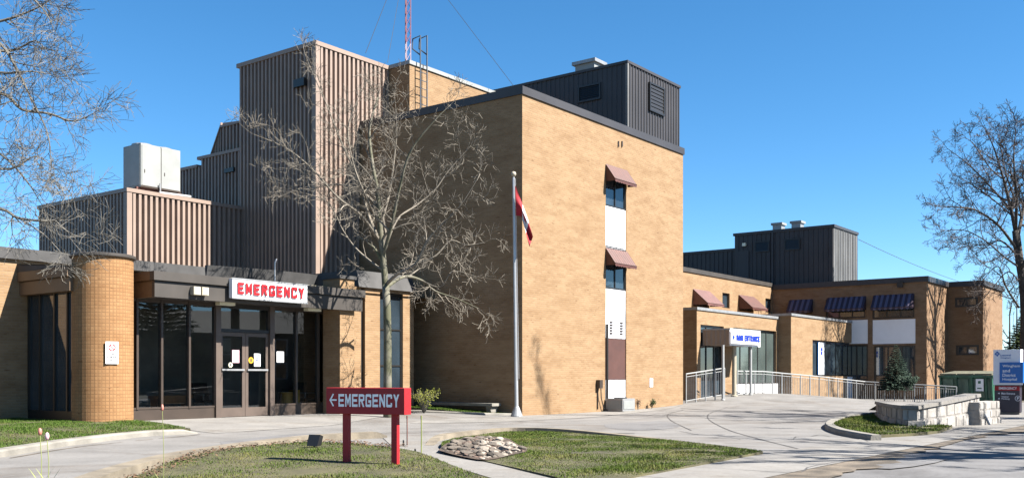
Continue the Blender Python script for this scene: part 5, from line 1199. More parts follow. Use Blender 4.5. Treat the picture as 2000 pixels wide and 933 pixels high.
for k in range(700):
    px, py = rr_.uniform(862, 1024), rr_.uniform(858, 900)
    if not inside((px, py), [(862, 884), (900, 866), (940, 858), (990, 868), (1026, 886), (985, 895), (945, 901), (900, 893)]): continue
    x, y = G(px, py); s = rr_.choice((0.045, 0.055, 0.07, 0.09, 0.125)) 
    if any(math.hypot(x-a, y-b) < (s+c)*0.72 for a, b, c in placed): continue
    placed.append((x, y, s)); mt_ = rr_.choice(('stone', 'stone', 'stone', 'stone_red')) if px < 940 else rr_.choice(('stone', 'stone_pale', 'stone_pale', 'stone_red'))
    rock(x, y, gz(x, y)+zL2(x, y)+s*0.22, s, mt_, LABS[mt_])
# tulips in the bed close to the camera
TUL = [('pink tulip, highest bud of the near pair', 78, 843, 7.4), ('pale pink tulip, lower right of the near pair', 92, 852, 7.2), ('small pink tulip standing alone in front of the kick panel', 317, 796, 8.6)]
for k, (lab, px, py, d_) in enumerate(TUL):
    p = W(px, py, d_); zb_ = EYE-215/FOC*d_
    t = thing('tulip', lab, 'flower', (p.x, p.y, zb_), 0, 'long stemmed tulips close to the camera')
    mb = MB(); mb.tube([(p.x+0.01, p.y, zb_-0.03), (p.x+0.012, p.y, (zb_+p.z)/2), (p.x, p.y, p.z-0.015)], 0.003, 6); mb.build('stem', M['stem'], t)
    r_ = 0.016 if k < 2 else 0.012
    mb = MB(); mb.lathe((p.x, p.y, p.z-0.025), [(0.004, 0), (r_*0.8, 0.01), (r_, 0.028), (r_*0.8, 0.045), (r_*0.35, 0.056)], 10); mb.build('bud', M['tulip_pink'] if k != 1 else M['pink_paper'], t, smooth=True)
    mb = MB()
    for a in (0.5, 3.4):
        c_ = Vector((math.cos(a), math.sin(a), 0)); b_ = Vector((p.x+0.01, p.y, zb_)); s_ = Vector((-c_.y, c_.x, 0))*0.014
        mb.face([b_-s_*0.5, b_+s_*0.5, b_+c_*0.05+UP*0.08+s_, b_+c_*0.05+UP*0.08-s_]); mb.face([b_+c_*0.05+UP*0.08-s_, b_+c_*0.05+UP*0.08+s_, b_+c_*0.09+UP*0.14])
    mb.build('leaves', M['stem'], t)
# raised flower bed that carries them (just below the picture)
mb = MB(); n = 22
for i in range(n):
    for j in range(8):
        def q_(i, j):
            x = -5.2+4.4*i/n; y = 6.3+2.8*j/8; f = math.sin(math.pi*i/n)**0.4*math.sin(math.pi*j/8)**0.4 if 0 < i < n and 0 < j < 8 else 0
            d_ = max(y, 6.3); return (x, y, -0.06+f*min(0.5+0.06, EYE-0.06-215/FOC*d_+0.04)+0.015*noise.noise(Vector((x*4, y*4, 0))))
        mb.face([q_(i, j), q_(i+1, j), q_(i+1, j+1), q_(i, j+1)])
struct(mb.build('flower_bed', M['soil'], origin=(0, 0, 0)))

# ------------------------------------------------------------------ block retaining wall, pipe, dumpster, big sign
BWp = [G(1712, 814), G(1722, 824), G(1745, 832), G(1782, 839), G(1850, 833), G(1912, 827.5)]
BW = thing('block_retaining_wall', 'curved low retaining wall of pale concrete blocks with a coping at the driveway corner', 'wall', (BWp[3][0], BWp[3][1], 0))
def courses(pts, ztops, parent, ncourse=2, inward=1, cap=True):
    th = 0.35; L = [0]
    for a, b in zip(pts, pts[1:]): L.append(L[-1]+math.hypot(b[0]-a[0], b[1]-a[1]))
    def at(s):
        for i in range(len(pts)-1):
            if s <= L[i+1] or i == len(pts)-2:
                f = (s-L[i])/(L[i+1]-L[i]); a, b = pts[i], pts[i+1]; dx, dy = b[0]-a[0], b[1]-a[1]; l = math.hypot(dx, dy)
                return Vector((a[0]+dx*f, a[1]+dy*f, 0)), Vector((-dy/l, dx/l, 0)), ztops[i]+(ztops[i+1]-ztops[i])*f
    rnd = random.Random(3); mb = MB(); mc = MB()
    for c in range(ncourse):
        s = -0.0 if c % 2 == 0 else -0.2
        while s < L[-1]:
            s0, s1 = max(s, 0), min(s+0.52+rnd.uniform(-0.07, 0.07), L[-1]); s = s1
            if s1-s0 < 0.05: break
            (p, n0, z0), (q, n1, z1) = at(s0+0.004), at(s1-0.004)
            capz = 0.09 if cap else 0
            def zz_(zt, k): return -0.05+(zt-capz+0.05)*k/ncourse
            j = rnd.uniform(0, 0.02); b_ = 0.025*(ncourse-1-c); out = Vector((0, 0, 0))
            f0, f1 = p-n0*(b_+j), q-n1*(b_+j); g0_, g1_ = p+n0*th, q+n1*th; m0, m1 = p.lerp(q, 0.07)-n0*(b_+j+0.012), p.lerp(q, 0.93)-n0*(b_+j+0.012)
            a0, a1 = zz_(z0, c)+0.004, zz_(z0, c+1)-0.003; c0, c1 = zz_(z1, c)+0.004, zz_(z1, c+1)-0.003
            mb.hexa([f0+UP*a0, f1+UP*c0, g1_+UP*c0, g0_+UP*a0, f0+UP*a1, f1+UP*c1, g1_+UP*c1, g0_+UP*a1])
            mb.hexa([m0+UP*(a0+0.03), m1+UP*(c0+0.03), q.lerp(p, 0.5)+n1*0.1+UP*(c0+0.03), p.lerp(q, 0.5)+n0*0.1+UP*(a0+0.03), m0+UP*(a1-0.03), m1+UP*(c1-0.03), q.lerp(p, 0.5)+n1*0.1+UP*(c1-0.03), p.lerp(q, 0.5)+n0*0.1+UP*(a1-0.03)])
    mb.build('blocks', M['block'], parent)
    back = MB(); k = 0
    if cap:
        s = 0
        while s < L[-1]-0.01:
            s1 = min(s+0.6, L[-1]); (p, n0, z0), (q, n1, z1) = at(s+0.003), at(s1-0.003); s = s1
            mc.hexa([p-n0*0.06+UP*(z0-0.086), q-n1*0.06+UP*(z1-0.086), q+n1*(th+0.03)+UP*(z1-0.086), p+n0*(th+0.03)+UP*(z0-0.086), p-n0*0.05+UP*z0, q-n1*0.05+UP*z1, q+n1*(th+0.03)+UP*z1, p+n0*(th+0.03)+UP*z0])
        mc.build('coping', M['walk'], parent)
courses(BWp, [EYE-(783-CY)/FOC*BWp[0][1], EYE-(785-CY)/FOC*BWp[1][1], EYE-(789-CY)/FOC*BWp[2][1], EYE-(793-CY)/FOC*BWp[3][1], EYE-(781-CY)/FOC*BWp[4][1], EYE-(768-CY)/FOC*BWp[5][1]], BW, 2)
e0, e1 = G(1911, 830), G(1951, 825)
BW2 = thing('block_wall_end', 'short lower stretch of pale block wall at the right end of the retaining wall', 'wall', (e0[0], e0[1], 0))
courses([(e0[0], e0[1]), e1], [EYE-(785-CY)/FOC*e0[1], EYE-(782-CY)/FOC*e1[1]], BW2, 3, cap=False)
# earth behind the wall
em = [(p[0]+0.0, p[1]+0.0) for p in BWp]; mb = MB()
back = [(BWp[0][0]+2.5, BWp[0][1]+4), (BWp[5][0]+3, BWp[5][1]+4)]
poly = [Vector((p[0], p[1], 0)) for p in (BWp[0], BWp[2], BWp[3], BWp[5])]
mb.face([Vector((p[0]+0.3, p[1]+0.45, 0.44)) for p in (BWp[0], BWp[2], BWp[3], BWp[5])]+[Vector((BWp[5][0]+1.2, BWp[5][1]+3.5, 0.1)), Vector((BWp[0][0]+1.0, BWp[0][1]+3.5, 0.1))])
struct(mb.build('raised_earth', M['ground']))
gx, gy = G(1929, 829); A = W(1914, 786, gy+0.25); mb = MB()
mb.tube([(gx, gy-0.15, -0.05), A+Vector((0, 0, 0)), A+Vector((-0.25, 0.25, 0.0))], 0.03, 8); tag(mb.build('leaning_pipe', M['galv']), 'grey steel pipe leaning against the end of the block wall', 'pipe')
# dumpster
dd = 45.5
D0 = W(1838, 0, dd+1.1); D1 = W(1941, 0, dd-0.6); D0.z = D1.z = 0; de = (D1-D0); dw = de.length; de.normalize(); dn = Vector((-de.y, de.x, 0))
zd0, zd1 = EYE-(782-CY)/FOC*dd, EYE-(732-CY)/FOC*dd
DP = thing('green_dumpster', 'large green metal dumpster with weathered lids behind the block wall', 'dumpster', D0+de*dw/2+UP*zd0)
mb = MB(); mb.hexa([D0+UP*zd0, D1+UP*zd0, D1+dn*1.4+UP*zd0, D0+dn*1.4+UP*zd0, D0-dn*0.12-de*0.04+UP*zd1, D1-dn*0.12+de*0.04+UP*zd1, D1+dn*1.5+UP*zd1, D0+dn*1.5+UP*zd1]); bd = mb.build('body', M['dump'], DP)
mb = MB()
for f in (0.0, 0.3, 0.6, 0.86, 0.965):
    p = D0+de*(dw*f); mb.hexa([p-dn*0.10+UP*zd0, p+de*0.09-dn*0.10+UP*zd0, p+de*0.09+UP*zd0, p+UP*zd0, p-dn*0.22+UP*(zd1-0.1), p+de*0.09-dn*0.22+UP*(zd1-0.1), p+de*0.09-dn*0.1+UP*(zd1-0.1), p-dn*0.1+UP*(zd1-0.1)])
mb.obox(D0-dn*0.24-de*0.05+UP*(zd1-0.1), de*(dw+0.1), dn*0.12, UP*0.1); mb.build('ribs', M['dump'], DP)
for f in (0.05, 0.34, 0.64, 0.885):
    w_ = (0.06 if f > 0.8 else 0.2)*dw; p = D0+de*(dw*f); mb = MB(); mb.hexa([p-dn*0.03+UP*(zd0+0.15), p+de*w_-dn*0.03+UP*(zd0+0.15), p+de*w_+dn*0.02+UP*(zd0+0.15), p+dn*0.02+UP*(zd0+0.15), p-dn*0.13+UP*(zd1-0.18), p+de*w_-dn*0.13+UP*(zd1-0.18), p+de*w_-dn*0.05+UP*(zd1-0.18), p-dn*0.05+UP*(zd1-0.18)]); mb.build('faded_panel', M['dump_pale'], DP)
for q in range(3):
    p = D0+de*(dw*q/3+0.02); mb = MB(); mb.hexa([p-dn*0.2+UP*(zd1+0.004), p+de*(dw/3-0.04)-dn*0.2+UP*(zd1+0.004), p+de*(dw/3-0.04)+dn*1.5+UP*(zd1+0.12), p+dn*1.5+UP*(zd1+0.12), p-dn*0.2+UP*(zd1+0.07), p+de*(dw/3-0.04)-dn*0.2+UP*(zd1+0.07), p+de*(dw/3-0.04)+dn*1.5+UP*(zd1+0.2), p+dn*1.5+UP*(zd1+0.2)]); mb.build('lid', M['dump_lid'], DP)
p = D0+de*(dw*0.70)-dn*0.20+UP*(zd0+0.45); mb = MB(); mb.obox(p, de*0.34, -dn*0.01, UP*0.55); mb.build('placard', M['sign_white'], DP)
mb = MB(); mb.obox(p+de*0.1-dn*0.012+UP*0.34, de*0.12, -dn*0.004, UP*0.12); mb.obox(p+de*0.06-dn*0.012+UP*0.10, de*0.2, -dn*0.004, UP*0.05); mb.build('placard_print', M['dump'], DP)
# big information sign
bd_ = 33.2
B0 = W(1940, 0, bd_+0.35); B1 = W(1993, 0, bd_-0.3); B0.z = B1.z = 0; be = B1-B0; bw = be.length; be.normalize(); bn = Vector((be.y, -be.x, 0))
zg = EYE-(807-CY)/FOC*bd_; zt_ = EYE-(682-CY)/FOC*bd_; zm_ = EYE-(751-CY)/FOC*bd_
HS_ = thing('hospital_sign', 'tall information sign with white top, blue name panel and black lower board', 'sign', B0+be*bw/2+UP*zg)
mb = MB(); mb.obox(B0+UP*zm_, be*bw, -bn*0.22, UP*(zt_-zm_)); mb.build('upper_panel', M['grey_sign'], HS_)
mb = MB(); mb.obox(B0+be*0.03-bn*0.02+UP*(zg+0.05), be*(bw-0.06), -bn*0.18, UP*(zm_-zg-0.054)); mb.build('lower_board', M['navy'], HS_)
mb = MB(); mb.obox(B0+be*0.05-bn*0.05+UP*(zg-0.15), be*(bw-0.1), -bn*0.12, UP*0.2); mb.build('plinth', M['concrete'], HS_)
zb_0, zb_1 = EYE-(747-CY)/FOC*bd_, EYE-(707-CY)/FOC*bd_
mb = MB(); x0 = bw*0.26; x1 = bw*1.12; mb.obox(B0+be*x0+bn*0.06+UP*zb_0, be*(x1-x0), -bn*0.34, UP*(zb_1-zb_0)); mb.build('name_panel', M['blue_panel'], HS_)
hb = zb_1-zb_0
for k, (t_, w_) in enumerate((('Wingham', 0.56), ('and', 0.24), ('District', 0.42), ('Hospital', 0.46))):
    text_mesh('lettering', t_, B0+be*(x0+0.10)+bn*0.062+UP*(zb_1-hb*(0.27+0.215*k)), be, UP, w_, hb*0.155, M['sign_white'], HS_, 0.004, 0.012)
for k, t_ in enumerate(('Listowel', 'Wingham')):
    text_mesh('lettering', t_, B0+be*(bw*0.26)+bn*0.002+UP*(zt_-0.22-0.09*k), be, UP, 0.34, 0.06, M['blue_panel'], HS_, 0.004, 0.01)
mb = MB(); c = B0+be*(bw*0.15)+bn*0.004+UP*(zt_-0.14)
for a in range(4):
    t = a*math.pi/2; d = be*math.cos(t)+UP*math.sin(t); s_ = be*-math.sin(t)+UP*math.cos(t)
    mb.face([c+d*0.012, c+d*0.05+s_*0.045, c+d*0.09, c+d*0.05-s_*0.045])
mb.build('emblem', M['blue_panel'], HS_)
mb = MB(); mb.obox(B0+be*0.035-bn*0.018+UP*(zm_-0.19), be*(bw-0.07), bn*0.004, UP*0.15); mb.build('red_band', M['red'], HS_)
o_ = B0-bn*0.012
text_mesh('lettering', 'EMERGENCY', o_+be*0.18+UP*(zm_-0.155), be, UP, bw*0.66, 0.085, M['sign_white'], HS_, 0.004, 0.01)
text_mesh('lettering', 'Main Entrance', o_-bn*0.006+be*0.26+UP*(zm_-0.32), be, UP, bw*0.5, 0.07, M['grey_sign'], HS_, 0.004, 0.005)
text_mesh('lettering', 'Visitor\nParking', o_-bn*0.006+be*0.26+UP*(zm_-0.50), be, UP, bw*0.30, 0.13, M['grey_sign'], HS_, 0.004, 0.005)
text_mesh('lettering', 'P', o_-bn*0.006+be*0.76+UP*(zm_-0.49), be, UP, 0.06, 0.09, M['grey_sign'], HS_, 0.004, 0.02)
mb = MB()
for k in range(20):
    t0, t1 = 2*math.pi*k/20, 2*math.pi*(k+1)/20; c = o_-bn*0.002+be*0.785+UP*(zm_-0.445)
    mb.face([c+be*(a*math.cos(t))+UP*(a*math.sin(t)) for a, t in ((0.09, t0), (0.09, t1), (0.077, t1), (0.077, t0))])
for zq in (zm_-0.285, zm_-0.46):
    c = o_-bn*0.002+be*0.14+UP*zq; mb.face([c, c+be*0.06+UP*0.03, c+be*0.06-UP*0.03])
mb.build('pictograms', M['grey_sign'], HS_)
# ------------------------------------------------------------------ trees
class Tree:
    def __init__(s, seed, rmin=0.006, wig=0.18, trop=0.03, seg=0.35, tip=9.0): s.r = random.Random(seed); s.big, s.small = MB(), MB(); s.rmin, s.wig, s.trop, s.seg, s.tip = rmin, wig, trop, seg, tip; s.count = 0
    def rv(s): return Vector((s.r.gauss(0, 1), s.r.gauss(0, 1), s.r.gauss(0, 1)))
    def tube(s, P, Rr):
        big = max(Rr) > 0.055; n = 8 if max(Rr) > 0.08 else 5 if max(Rr) > 0.02 else 3
        (s.big if big else s.small).tube(P, Rr, n, cap=big)
    def limb(s, P, r0, r1, lvl, dens=1.0, Lf=0.5, t0=0.15, flat=1.0, ang=(0.55, 1.1)):
        """tube along P, then side branches"""
        P = [Vector(p) for p in P]; n = len(P)
        Rr = [max(s.rmin, r0+(r1-r0)*(i/(n-1))) for i in range(n)]
        s.tube(P, Rr); s.count += n
        L = sum((P[i+1]-P[i]).length for i in range(n-1))
        if lvl <= 0: return
        acc = 0; nb = max(2, int(L*dens))
        for k in range(nb):
            f = t0+(1-t0)*(k+s.r.random())/nb; i = min(int(f*(n-1)), n-2); g = f*(n-1)-i
            p = P[i].lerp(P[i+1], g); d = (P[i+1]-P[i]).normalized(); r = Rr[i]
            e = s.rv(); e.y *= flat; e -= d*e.dot(d); e.normalize(); a = s.r.uniform(*ang)
            nd = d*math.cos(a)+e*math.sin(a); l = min(L*Lf, s.tip*2.6)*s.r.uniform(0.5, 1.1)*(1.05-0.55*f)
            s.grow(p, nd, max(l, 0.25), r*s.r.uniform(0.45, 0.7), lvl-1, dens, Lf, flat, ang)
        # leading tip carries on as a twig
        s.grow(P[-1], (P[-1]-P[-2]).normalized(), min(L*0.25, s.tip), r1, lvl-1, dens, Lf, flat, ang)
    def grow(s, p, d, L, r, lvl, dens, Lf, flat, ang):
        if s.count > 160000: return
        n = max(3, min(12, int(L/s.seg)+2)); P = [p]; q = Vector(p); d = d.normalized()
        for i in range(n):
            e = s.rv(); e.y *= flat
            d = (d+e*s.wig+UP*s.trop).normalized(); q = q+d*(L/n); P.append(q.copy())
        s.limb(P, max(r, s.rmin), max(r*0.35, s.rmin), lvl, dens*1.35, Lf, 0.2, flat, ang)
    def finish(s, name, lab, base, bark, twig, group=None):
        print('TREE', name, s.count, len(s.small.f)); t = thing(name, lab, 'tree', base, 0, group)
        s.big.build('trunk', M[bark], t, uv=False, smooth=True); s.small.build('crown', M[twig], t, uv=False)
        return t
def line(pts, d0, dd=None, seed=0, n=5):
    """smooth curve through picture bearings (px, py, distance)"""
    return smooth_line([tuple(W(a, b, c)) for a, b, c in pts], n)
# the bare street tree in front of the metal tower
D = 28.6
tb = W(757, 815, D); tb.z = 0.1
T = Tree(3, 0.0054, 0.20, 0.03, 0.26, 0.55)
T.limb([tb-UP*0.2, Vector((tb.x, D, 0.5)), W(757, 740, D), W(757, 660, D), W(756, 600, D), W(753, 555, D)], 0.128, 0.105, 0)
T.limb(line([(753, 560, D), (748, 500, D), (742, 440, D-.1), (738, 380, D-.2), (726, 310, D-.1), (722, 250, D), (738, 190, D)], 0), 0.10, 0.02, 4, 2.7, 0.42, 0.12)
T.limb(line([(746, 480, D), (722, 425, D+.4), (700, 350, D+.6), (668, 280, D+.8), (640, 210, D+.8), (600, 118, D+.9)], 0), 0.055, 0.010, 4, 2.7, 0.42)
T.limb(line([(748, 500, D), (765, 440, D-.4), (778, 380, D-.6), (800, 300, D-.9), (845, 240, D-1), (880, 205, D-1)], 0), 0.06, 0.010, 4, 2.7, 0.42)
T.limb(line([(743, 470, D), (705, 420, D-.8), (660, 385, D-1.3), (610, 330, D-1.5), (560, 290, D-1.6), (500, 264, D-1.7)], 0), 0.05, 0.008, 4, 2.7, 0.38)
T.limb(line([(738, 400, D), (700, 370, D+.6), (650, 360, D+1), (590, 370, D+1.1), (530, 345, D+1.2)], 0), 0.035, 0.008, 4, 2.7, 0.42)
T.limb(line([(750, 530, D), (700, 490, D+.7), (670, 450, D+1), (640, 395, D+1), (575, 372, D+.9)], 0), 0.035, 0.008, 4, 2.7, 0.42)
T.limb(line([(755, 555, D), (776, 535, D-.5), (812, 515, D-.9), (835, 470, D-1.1), (862, 440, D-1.2), (900, 400, D-1.4), (935, 345, D-1.5)], 0), 0.055, 0.008, 4, 2.7, 0.40)
T.limb(line([(756, 560, D), (790, 540, D+.7), (825, 548, D+1.1), (850, 568, D+1.3), (890, 582, D+1.3), (935, 602, D+1.4)], 0), 0.06, 0.008, 4, 2.7, 0.36)
T.limb(line([(812, 515, D-.9), (850, 500, D-.9), (880, 470, D-.8), (910, 478, D-.8), (945, 474, D-.8)], 0), 0.03, 0.007, 4, 2.7, 0.42)
T.limb(line([(748, 500, D), (775, 430, D+.8), (815, 400, D+1.2), (850, 370, D+1.4), (875, 335, D+1.5), (915, 290, D+1.5)], 0), 0.04, 0.008, 4, 2.7, 0.40)
T.limb(line([(742, 440, D), (760, 380, D+1), (770, 310, D+1.3), (775, 250, D+1.4), (770, 180, D+1.4)], 0), 0.04, 0.008, 4, 2.7, 0.40)
T.limb(line([(825, 548, D+1.1), (860, 560, D+.6), (885, 530, D+.4), (930, 540, D+.2)], 0), 0.025, 0.007, 4, 2.7, 0.42)
T.limb(line([(742, 440, D), (715, 385, D-1), (690, 320, D-1.4), (680, 250, D-1.5), (700, 190, D-1.5)], 0), 0.04, 0.008, 4, 2.7, 0.40)
T.finish('bare_street_tree', 'bare grey tree with wide fine crown in front of the tall metal tower', (tb.x, tb.y, 0.1), 'bark_olive', 'twig_pale')
# tree beyond the left edge: its branches hang into the picture
dL = 15.5
T = Tree(12, 0.0032, 0.22, 0.0, 0.2, 0.24)
bL = W(-560, 800, dL); bL.z = 0.0
T.limb([bL, bL+Vector((0.05, 0, 1.5)), bL+Vector((0.2, 0, 3.2)), W(-480, 150, dL), W(-420, -120, dL), W(-380, -420, dL)], 0.21, 0.07, 0)
A_ = (-470, 180)
for P in ([(-500, 250, dL), (-300, 240, dL), (-120, 200, dL), (0, 182, dL), (43, 214, dL), (105, 222, dL), (171, 236, dL), (205, 232, dL), (241, 214, dL)],
          [(-480, 150, dL), (-260, 140, dL-.5), (-100, 120, dL-.6), (0, 142, dL-.6), (60, 140, dL-.6), (107, 145, dL-.6)],
          [(-500, 330, dL), (-280, 380, dL-.4), (-120, 390, dL-.4), (0, 407, dL-.4), (38, 426, dL-.4), (123, 430, dL-.4), (165, 402, dL-.4), (198, 375, dL-.4)],
          [(38, 426, dL-.4), (85, 455, dL-.4), (120, 478, dL-.4), (150, 498, dL-.4)],
          [(123, 430, dL-.4), (160, 450, dL-.5), (195, 462, dL-.5), (220, 464, dL-.5)],
          [(-440, 0, dL), (-240, 40, dL+.5), (-90, 60, dL+.5), (0, 42, dL+.5), (50, 26, dL+.5), (100, 3, dL+.5), (140, -30, dL+.5)],
          [(-440, -40, dL), (-200, -20, dL-.5), (-80, 30, dL-.5), (0, 85, dL-.5), (30, 130, dL-.5), (60, 190, dL-.5), (100, 260, dL-.5), (110, 320, dL-.5)],
          [(-460, 120, dL), (-230, 230, dL+.5), (-80, 260, dL+.5), (0, 300, dL+.5), (50, 350, dL+.5), (85, 400, dL+.5)],
          [(-470, 220, dL), (-250, 300, dL+.8), (-60, 320, dL+.8), (20, 330, dL+.8), (70, 305, dL+.8), (120, 330, dL+.8)],
          [(-460, 60, dL), (-220, 60, dL+.2), (-60, 90, dL+.2), (20, 100, dL+.2), (70, 80, dL+.2), (105, 110, dL+.2)],
          [(-430, -100, dL), (-200, -90, dL), (-60, -60, dL), (30, -30, dL), (90, 20, dL), (120, 60, dL)]):
    main = len(P) > 5; P = [((q[0]-45*S(60, 220, q[0]), q[1], q[2])) for q in P]
    T.limb(smooth_line([tuple(W(*q)) for q in P], 4), 0.042 if main else 0.013, 0.0045, 4, 2.3, 0.24, 0.35 if main else 0.15, 1.0, (0.5, 1.2))
T.finish('bare_near_tree', 'pale bare branches of a near tree hanging in from the left edge', (bL.x, bL.y, 0), 'bark', 'bark')
# large dark tree beyond the rear wing
dR = 54.0
T = Tree(31, 0.0085, 0.20, 0.03, 0.5, 0.95)
bR = W(2002, 740, dR); bR.z = 0
T.limb([bR-UP*0.3, W(2002, 700, dR), W(2003, 620, dR), W(2000, 560, dR), W(1990, 500, dR), W(1984, 450, dR)], 0.30, 0.2, 0)
for P, r_ in (([(1985, 460, dR), (1975, 410, dR), (1960, 350, dR), (1945, 300, dR), (1925, 250, dR)], 0.17), ([(1986, 470, dR), (2000, 400, dR+1), (2010, 320, dR+1), (2030, 240, dR+1)], 0.17),
              ([(1988, 490, dR), (1950, 440, dR-1), (1905, 410, dR-1.5), (1870, 405, dR-2), (1835, 402, dR-2)], 0.12), ([(1988, 500, dR), (1955, 470, dR+1.5), (1930, 480, dR+2), (1900, 500, dR+2)], 0.10),
              ([(1990, 530, dR), (2030, 470, dR-1), (2080, 400, dR-1), (2110, 320, dR-1)], 0.16), ([(1975, 410, dR), (1930, 360, dR+1), (1890, 320, dR+1), (1850, 290, dR+1)], 0.09),
              ([(1990, 600, dR), (1965, 560, dR-1), (1950, 520, dR-1.5), (1925, 540, dR-1.8)], 0.09), ([(1984, 450, dR), (1985, 380, dR-1.5), (1980, 310, dR-2), (1985, 240, dR-2)], 0.13),
              ([(1992, 560, dR), (2040, 540, dR+1), (2090, 520, dR+1), (2150, 500, dR+1)], 0.14), ([(1975, 420, dR), (1940, 390, dR+2), (1905, 365, dR+2), (1870, 345, dR+2)], 0.07), ([(1988, 520, dR), (1960, 500, dR-2), (1925, 470, dR-2.5), (1885, 450, dR-2.5), (1850, 450, dR-2.5)], 0.08), ([(1998, 560, dR), (1970, 530, dR+2), (1940, 560, dR+2), (1915, 590, dR+2)], 0.07), ([(1985, 400, dR), (1965, 340, dR-2), (1955, 290, dR-2.5), (1950, 262, dR-2.5)], 0.07), ([(1960, 350, dR), (1935, 330, dR+1), (1900, 280, dR+1), (1885, 270, dR+1)], 0.06)):
    T.limb(smooth_line([tuple(W(*q)) for q in P], 4), r_*0.7, 0.014, 4, 2.7, 0.42)
T.finish('bare_large_tree', 'large dark bare tree rising beyond the rear wing at the right edge', (bR.x, bR.y, 0), 'bark_dark', 'twig_dark')
# street trees outside the frame on the right; their shadows cross the road, driveway and brick wall
def street_tree(x, y, H, seed, lab, lean=0.0):
    T = Tree(seed, 0.016, 0.18, 0.05, 0.7); b = Vector((x, y, 0))
    T.limb([b-UP*0.3, b+UP*1.5, b+UP*H*0.3+Vector((lean, 0, 0)), b+UP*H*0.64+Vector((lean*1.4, 0.1, 0))], 0.30, 0.2, 0)
    for k in range(14):
        a = k*2.4+T.r.uniform(-.4, .4); p = b+UP*H*(0.24+0.024*k)+Vector((lean, 0, 0)); d = Vector((math.cos(a)*0.8, math.sin(a)*0.8, 0.75))
        T.grow(p, d, H*T.r.uniform(0.26, 0.36), 0.13, 4, 0.72, 0.42, 1.0, (0.5, 1.0))
    T.finish('bare_roadside_tree', lab, (x, y, 0), 'bark_dark', 'twig_dark', 'bare trees along the street')
street_tree(22.2, 27.6, 23, 41, 'bare roadside tree off the right side, nearest the block wall')
street_tree(15.6, 14.0, 14, 42, 'bare roadside tree off the right side, nearest the camera')
street_tree(24.5, 20.5, 17, 43, 'bare roadside tree off the right side, across the street')
street_tree(18.6, 19.2, 13, 44, 'bare roadside tree off the right side, smallest of them')
# conifers
def conifer(name, lab, x, y, H, Rb, mat, seed, n=15, z=0.0, group=None, dens=1.0):
    rnd = random.Random(seed); t = thing(name, lab, 'tree', (x, y, z), 0, group)
    mb = MB(); mb.tube([(x, y, z-0.1), (x, y, z+H*0.5), (x, y, z+H*0.97)], [0.035*H*0.6, 0.02*H*0.6, 0.006], 7); mb.build('trunk', M['bark_dark'], t)
    ml = MB(); k = 0
    for w in range(n):
        f = w/(n-1); zz_ = z+H*(0.06+0.90*f); rad = Rb*(1-f)**0.85+0.03*H*0.3; nb = max(5, int((14-8*f)*dens))
        for b in range(nb):
            a = b*6.283/nb+w*0.7+rnd.uniform(-.2, .2); L = rad*rnd.uniform(0.72, 1.1); d = Vector((math.cos(a), math.sin(a), -0.15+0.35*f)); s_ = Vector((-math.sin(a), math.cos(a), 0))
            m_ = max(3, int(L/(0.055*H**0.7))+2)
            for j in range(m_):
                g = (j+0.5)/m_; p = Vector((x, y, zz_))+d*(L*g)+UP*(0.06*L*g*g)
                for q in range(7):
                    e = (d*rnd.uniform(0.3, 1.0)+s_*rnd.uniform(-1, 1)+UP*rnd.uniform(-0.25, 0.55)).normalized(); l = (0.05+0.055*(1-f))*H**0.75*rnd.uniform(0.5, 1.0); c = e.orthogonal().normalized()*l*0.2
                    ml.face([p-c, p+c, p+e*l])
    ml.build('crown', M[mat], t, uv=False)
q = W(1750, 752, 47.0); conifer('blue_spruce', 'small blue green spruce in front of the dark ground floor window', q.x, 47.0, (752-672)/FOC*47.0+0.25, 0.78, 'needle_blue', 51, 22, q.z-0.25, None, 1.5)
conifer('dark_conifer', 'dark conifer at the right edge behind the tall information sign', 32.2, 62.5, 5.4, 2.0, 'needle_dark', 52, 34, 0, 'dark conifers beyond the rear wing', 1.6)
conifer('dark_conifer', 'dark conifer at the right edge behind the dark bare tree', 37.5, 70.0, 5.2, 2.2, 'needle_dark', 53, 34, 0, 'dark conifers beyond the rear wing', 1.6)
conifer('dark_conifer', 'dark conifer just outside the right edge beyond the rear wing', 39.0, 64.0, 6.5, 2.4, 'needle_dark', 54, 34, 0, 'dark conifers beyond the rear wing', 1.6)
# thin bare saplings far off at the right edge
for k, (px, d_, H_) in enumerate(((1972, 80, 8.5), (1986, 92, 10.5))):
    q = W(px, 733, d_); T = Tree(60+k, 0.018, 0.14, 0.1, 0.9); b = Vector((q.x, q.y, 0))
    T.limb([b-UP*0.2, b+UP*H_*0.4, b+UP*H_*0.75], 0.12, 0.05, 3, 0.75, 0.45)
    T.finish('bare_far_tree', ('thin bare far tree left of the dark trunk at the right edge', 'thin bare far tree in line with the dark trunk at the right edge')[k], (b.x, b.y, 0), 'bark_dark', 'twig_dark', 'thin bare trees far behind')
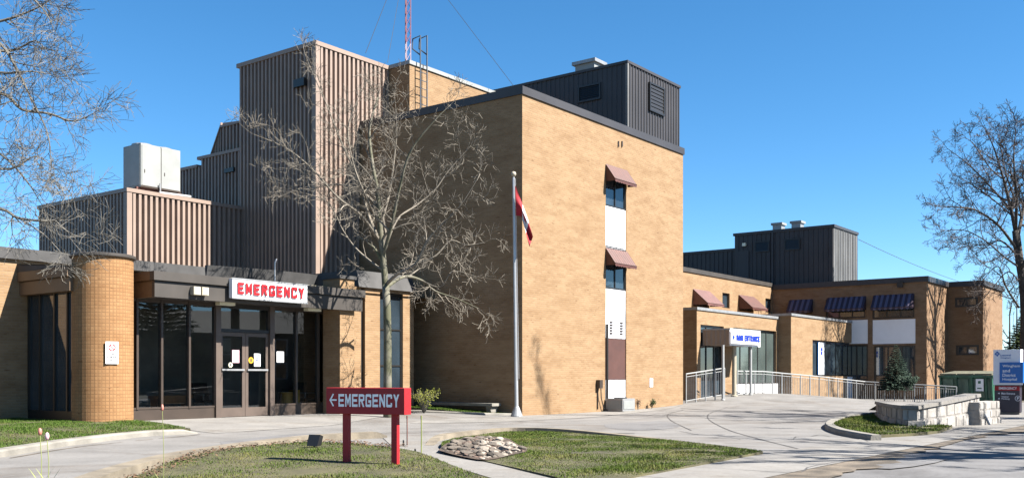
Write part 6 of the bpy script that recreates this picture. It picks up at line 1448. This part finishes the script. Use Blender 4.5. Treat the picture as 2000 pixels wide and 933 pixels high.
# low shrubs on the earth above the retaining wall
q = W(1772, 748, 43.5); tuft('evergreen_shrub', 'low blue grey shrub right of the small spruce', 'shrub', q.x, q.y, q.z-0.35, 0.62, 0.5, 60, 'needle_blue', 71, 0.05, 22)
# house and trees added out of view so the glazing has something to reflect
HX, HY = 48.0, 27.0
HO = thing('reflection_terrace', 'long dark red brick terrace added outside the frame for the glazing to reflect', 'house', (HX, HY, 0))
mb = MB(); mb.wbox(HX-4, HX+5, HY-27, HY+29, 0, 4.6); mb.build('wall', M['house'], HO)
mb = MB(); mb.face([(HX-4.6, HY-27.5, 4.6), (HX+0.5, HY-27.5, 6.6), (HX+0.5, HY+29.5, 6.6), (HX-4.6, HY+29.5, 4.6)]); mb.face([(HX+5.6, HY-27.5, 4.6), (HX+0.5, HY-27.5, 6.6), (HX+0.5, HY+29.5, 6.6), (HX+5.6, HY+29.5, 4.6)]); mb.face([(HX-4.6, HY-27.5, 4.6), (HX+5.6, HY-27.5, 4.6), (HX+0.5, HY-27.5, 6.6)]); mb.face([(HX-4.6, HY+29.5, 4.6), (HX+5.6, HY+29.5, 4.6), (HX+0.5, HY+29.5, 6.6)]); mb.build('roof', M['roof'], HO)
for yy in range(-24, 28, 4):
    for z_ in (1.0, 2.9):
        mb = MB(); mb.wbox(HX-4.06, HX-3.99, HY+yy-0.5, HY+yy+0.5, z_, z_+1.3); w_ = mb.build('window', M['sign_white'], HO)
        mb = MB(); mb.wbox(HX-4.08, HX-4.062, HY+yy-0.4, HY+yy+0.4, z_+0.1, z_+1.2); mb.build('pane', M['glass'], w_)
for k, (x, y, H_) in enumerate(((42, 22, 11), (41, 36, 9), (40, -2, 10), (42, 49, 12))):
    conifer('reflection_conifer', ('tall dark conifer added for reflections left of the red brick house', 'tall dark conifer added for reflections well left of the red brick house', 'tall dark conifer added for reflections right of the red brick house', 'tall dark conifer added for reflections farthest along the street')[k], x, y, H_, 4.2, 'needle_dark', 80+k, 34, 0, 'dark conifers added across the street for reflections')
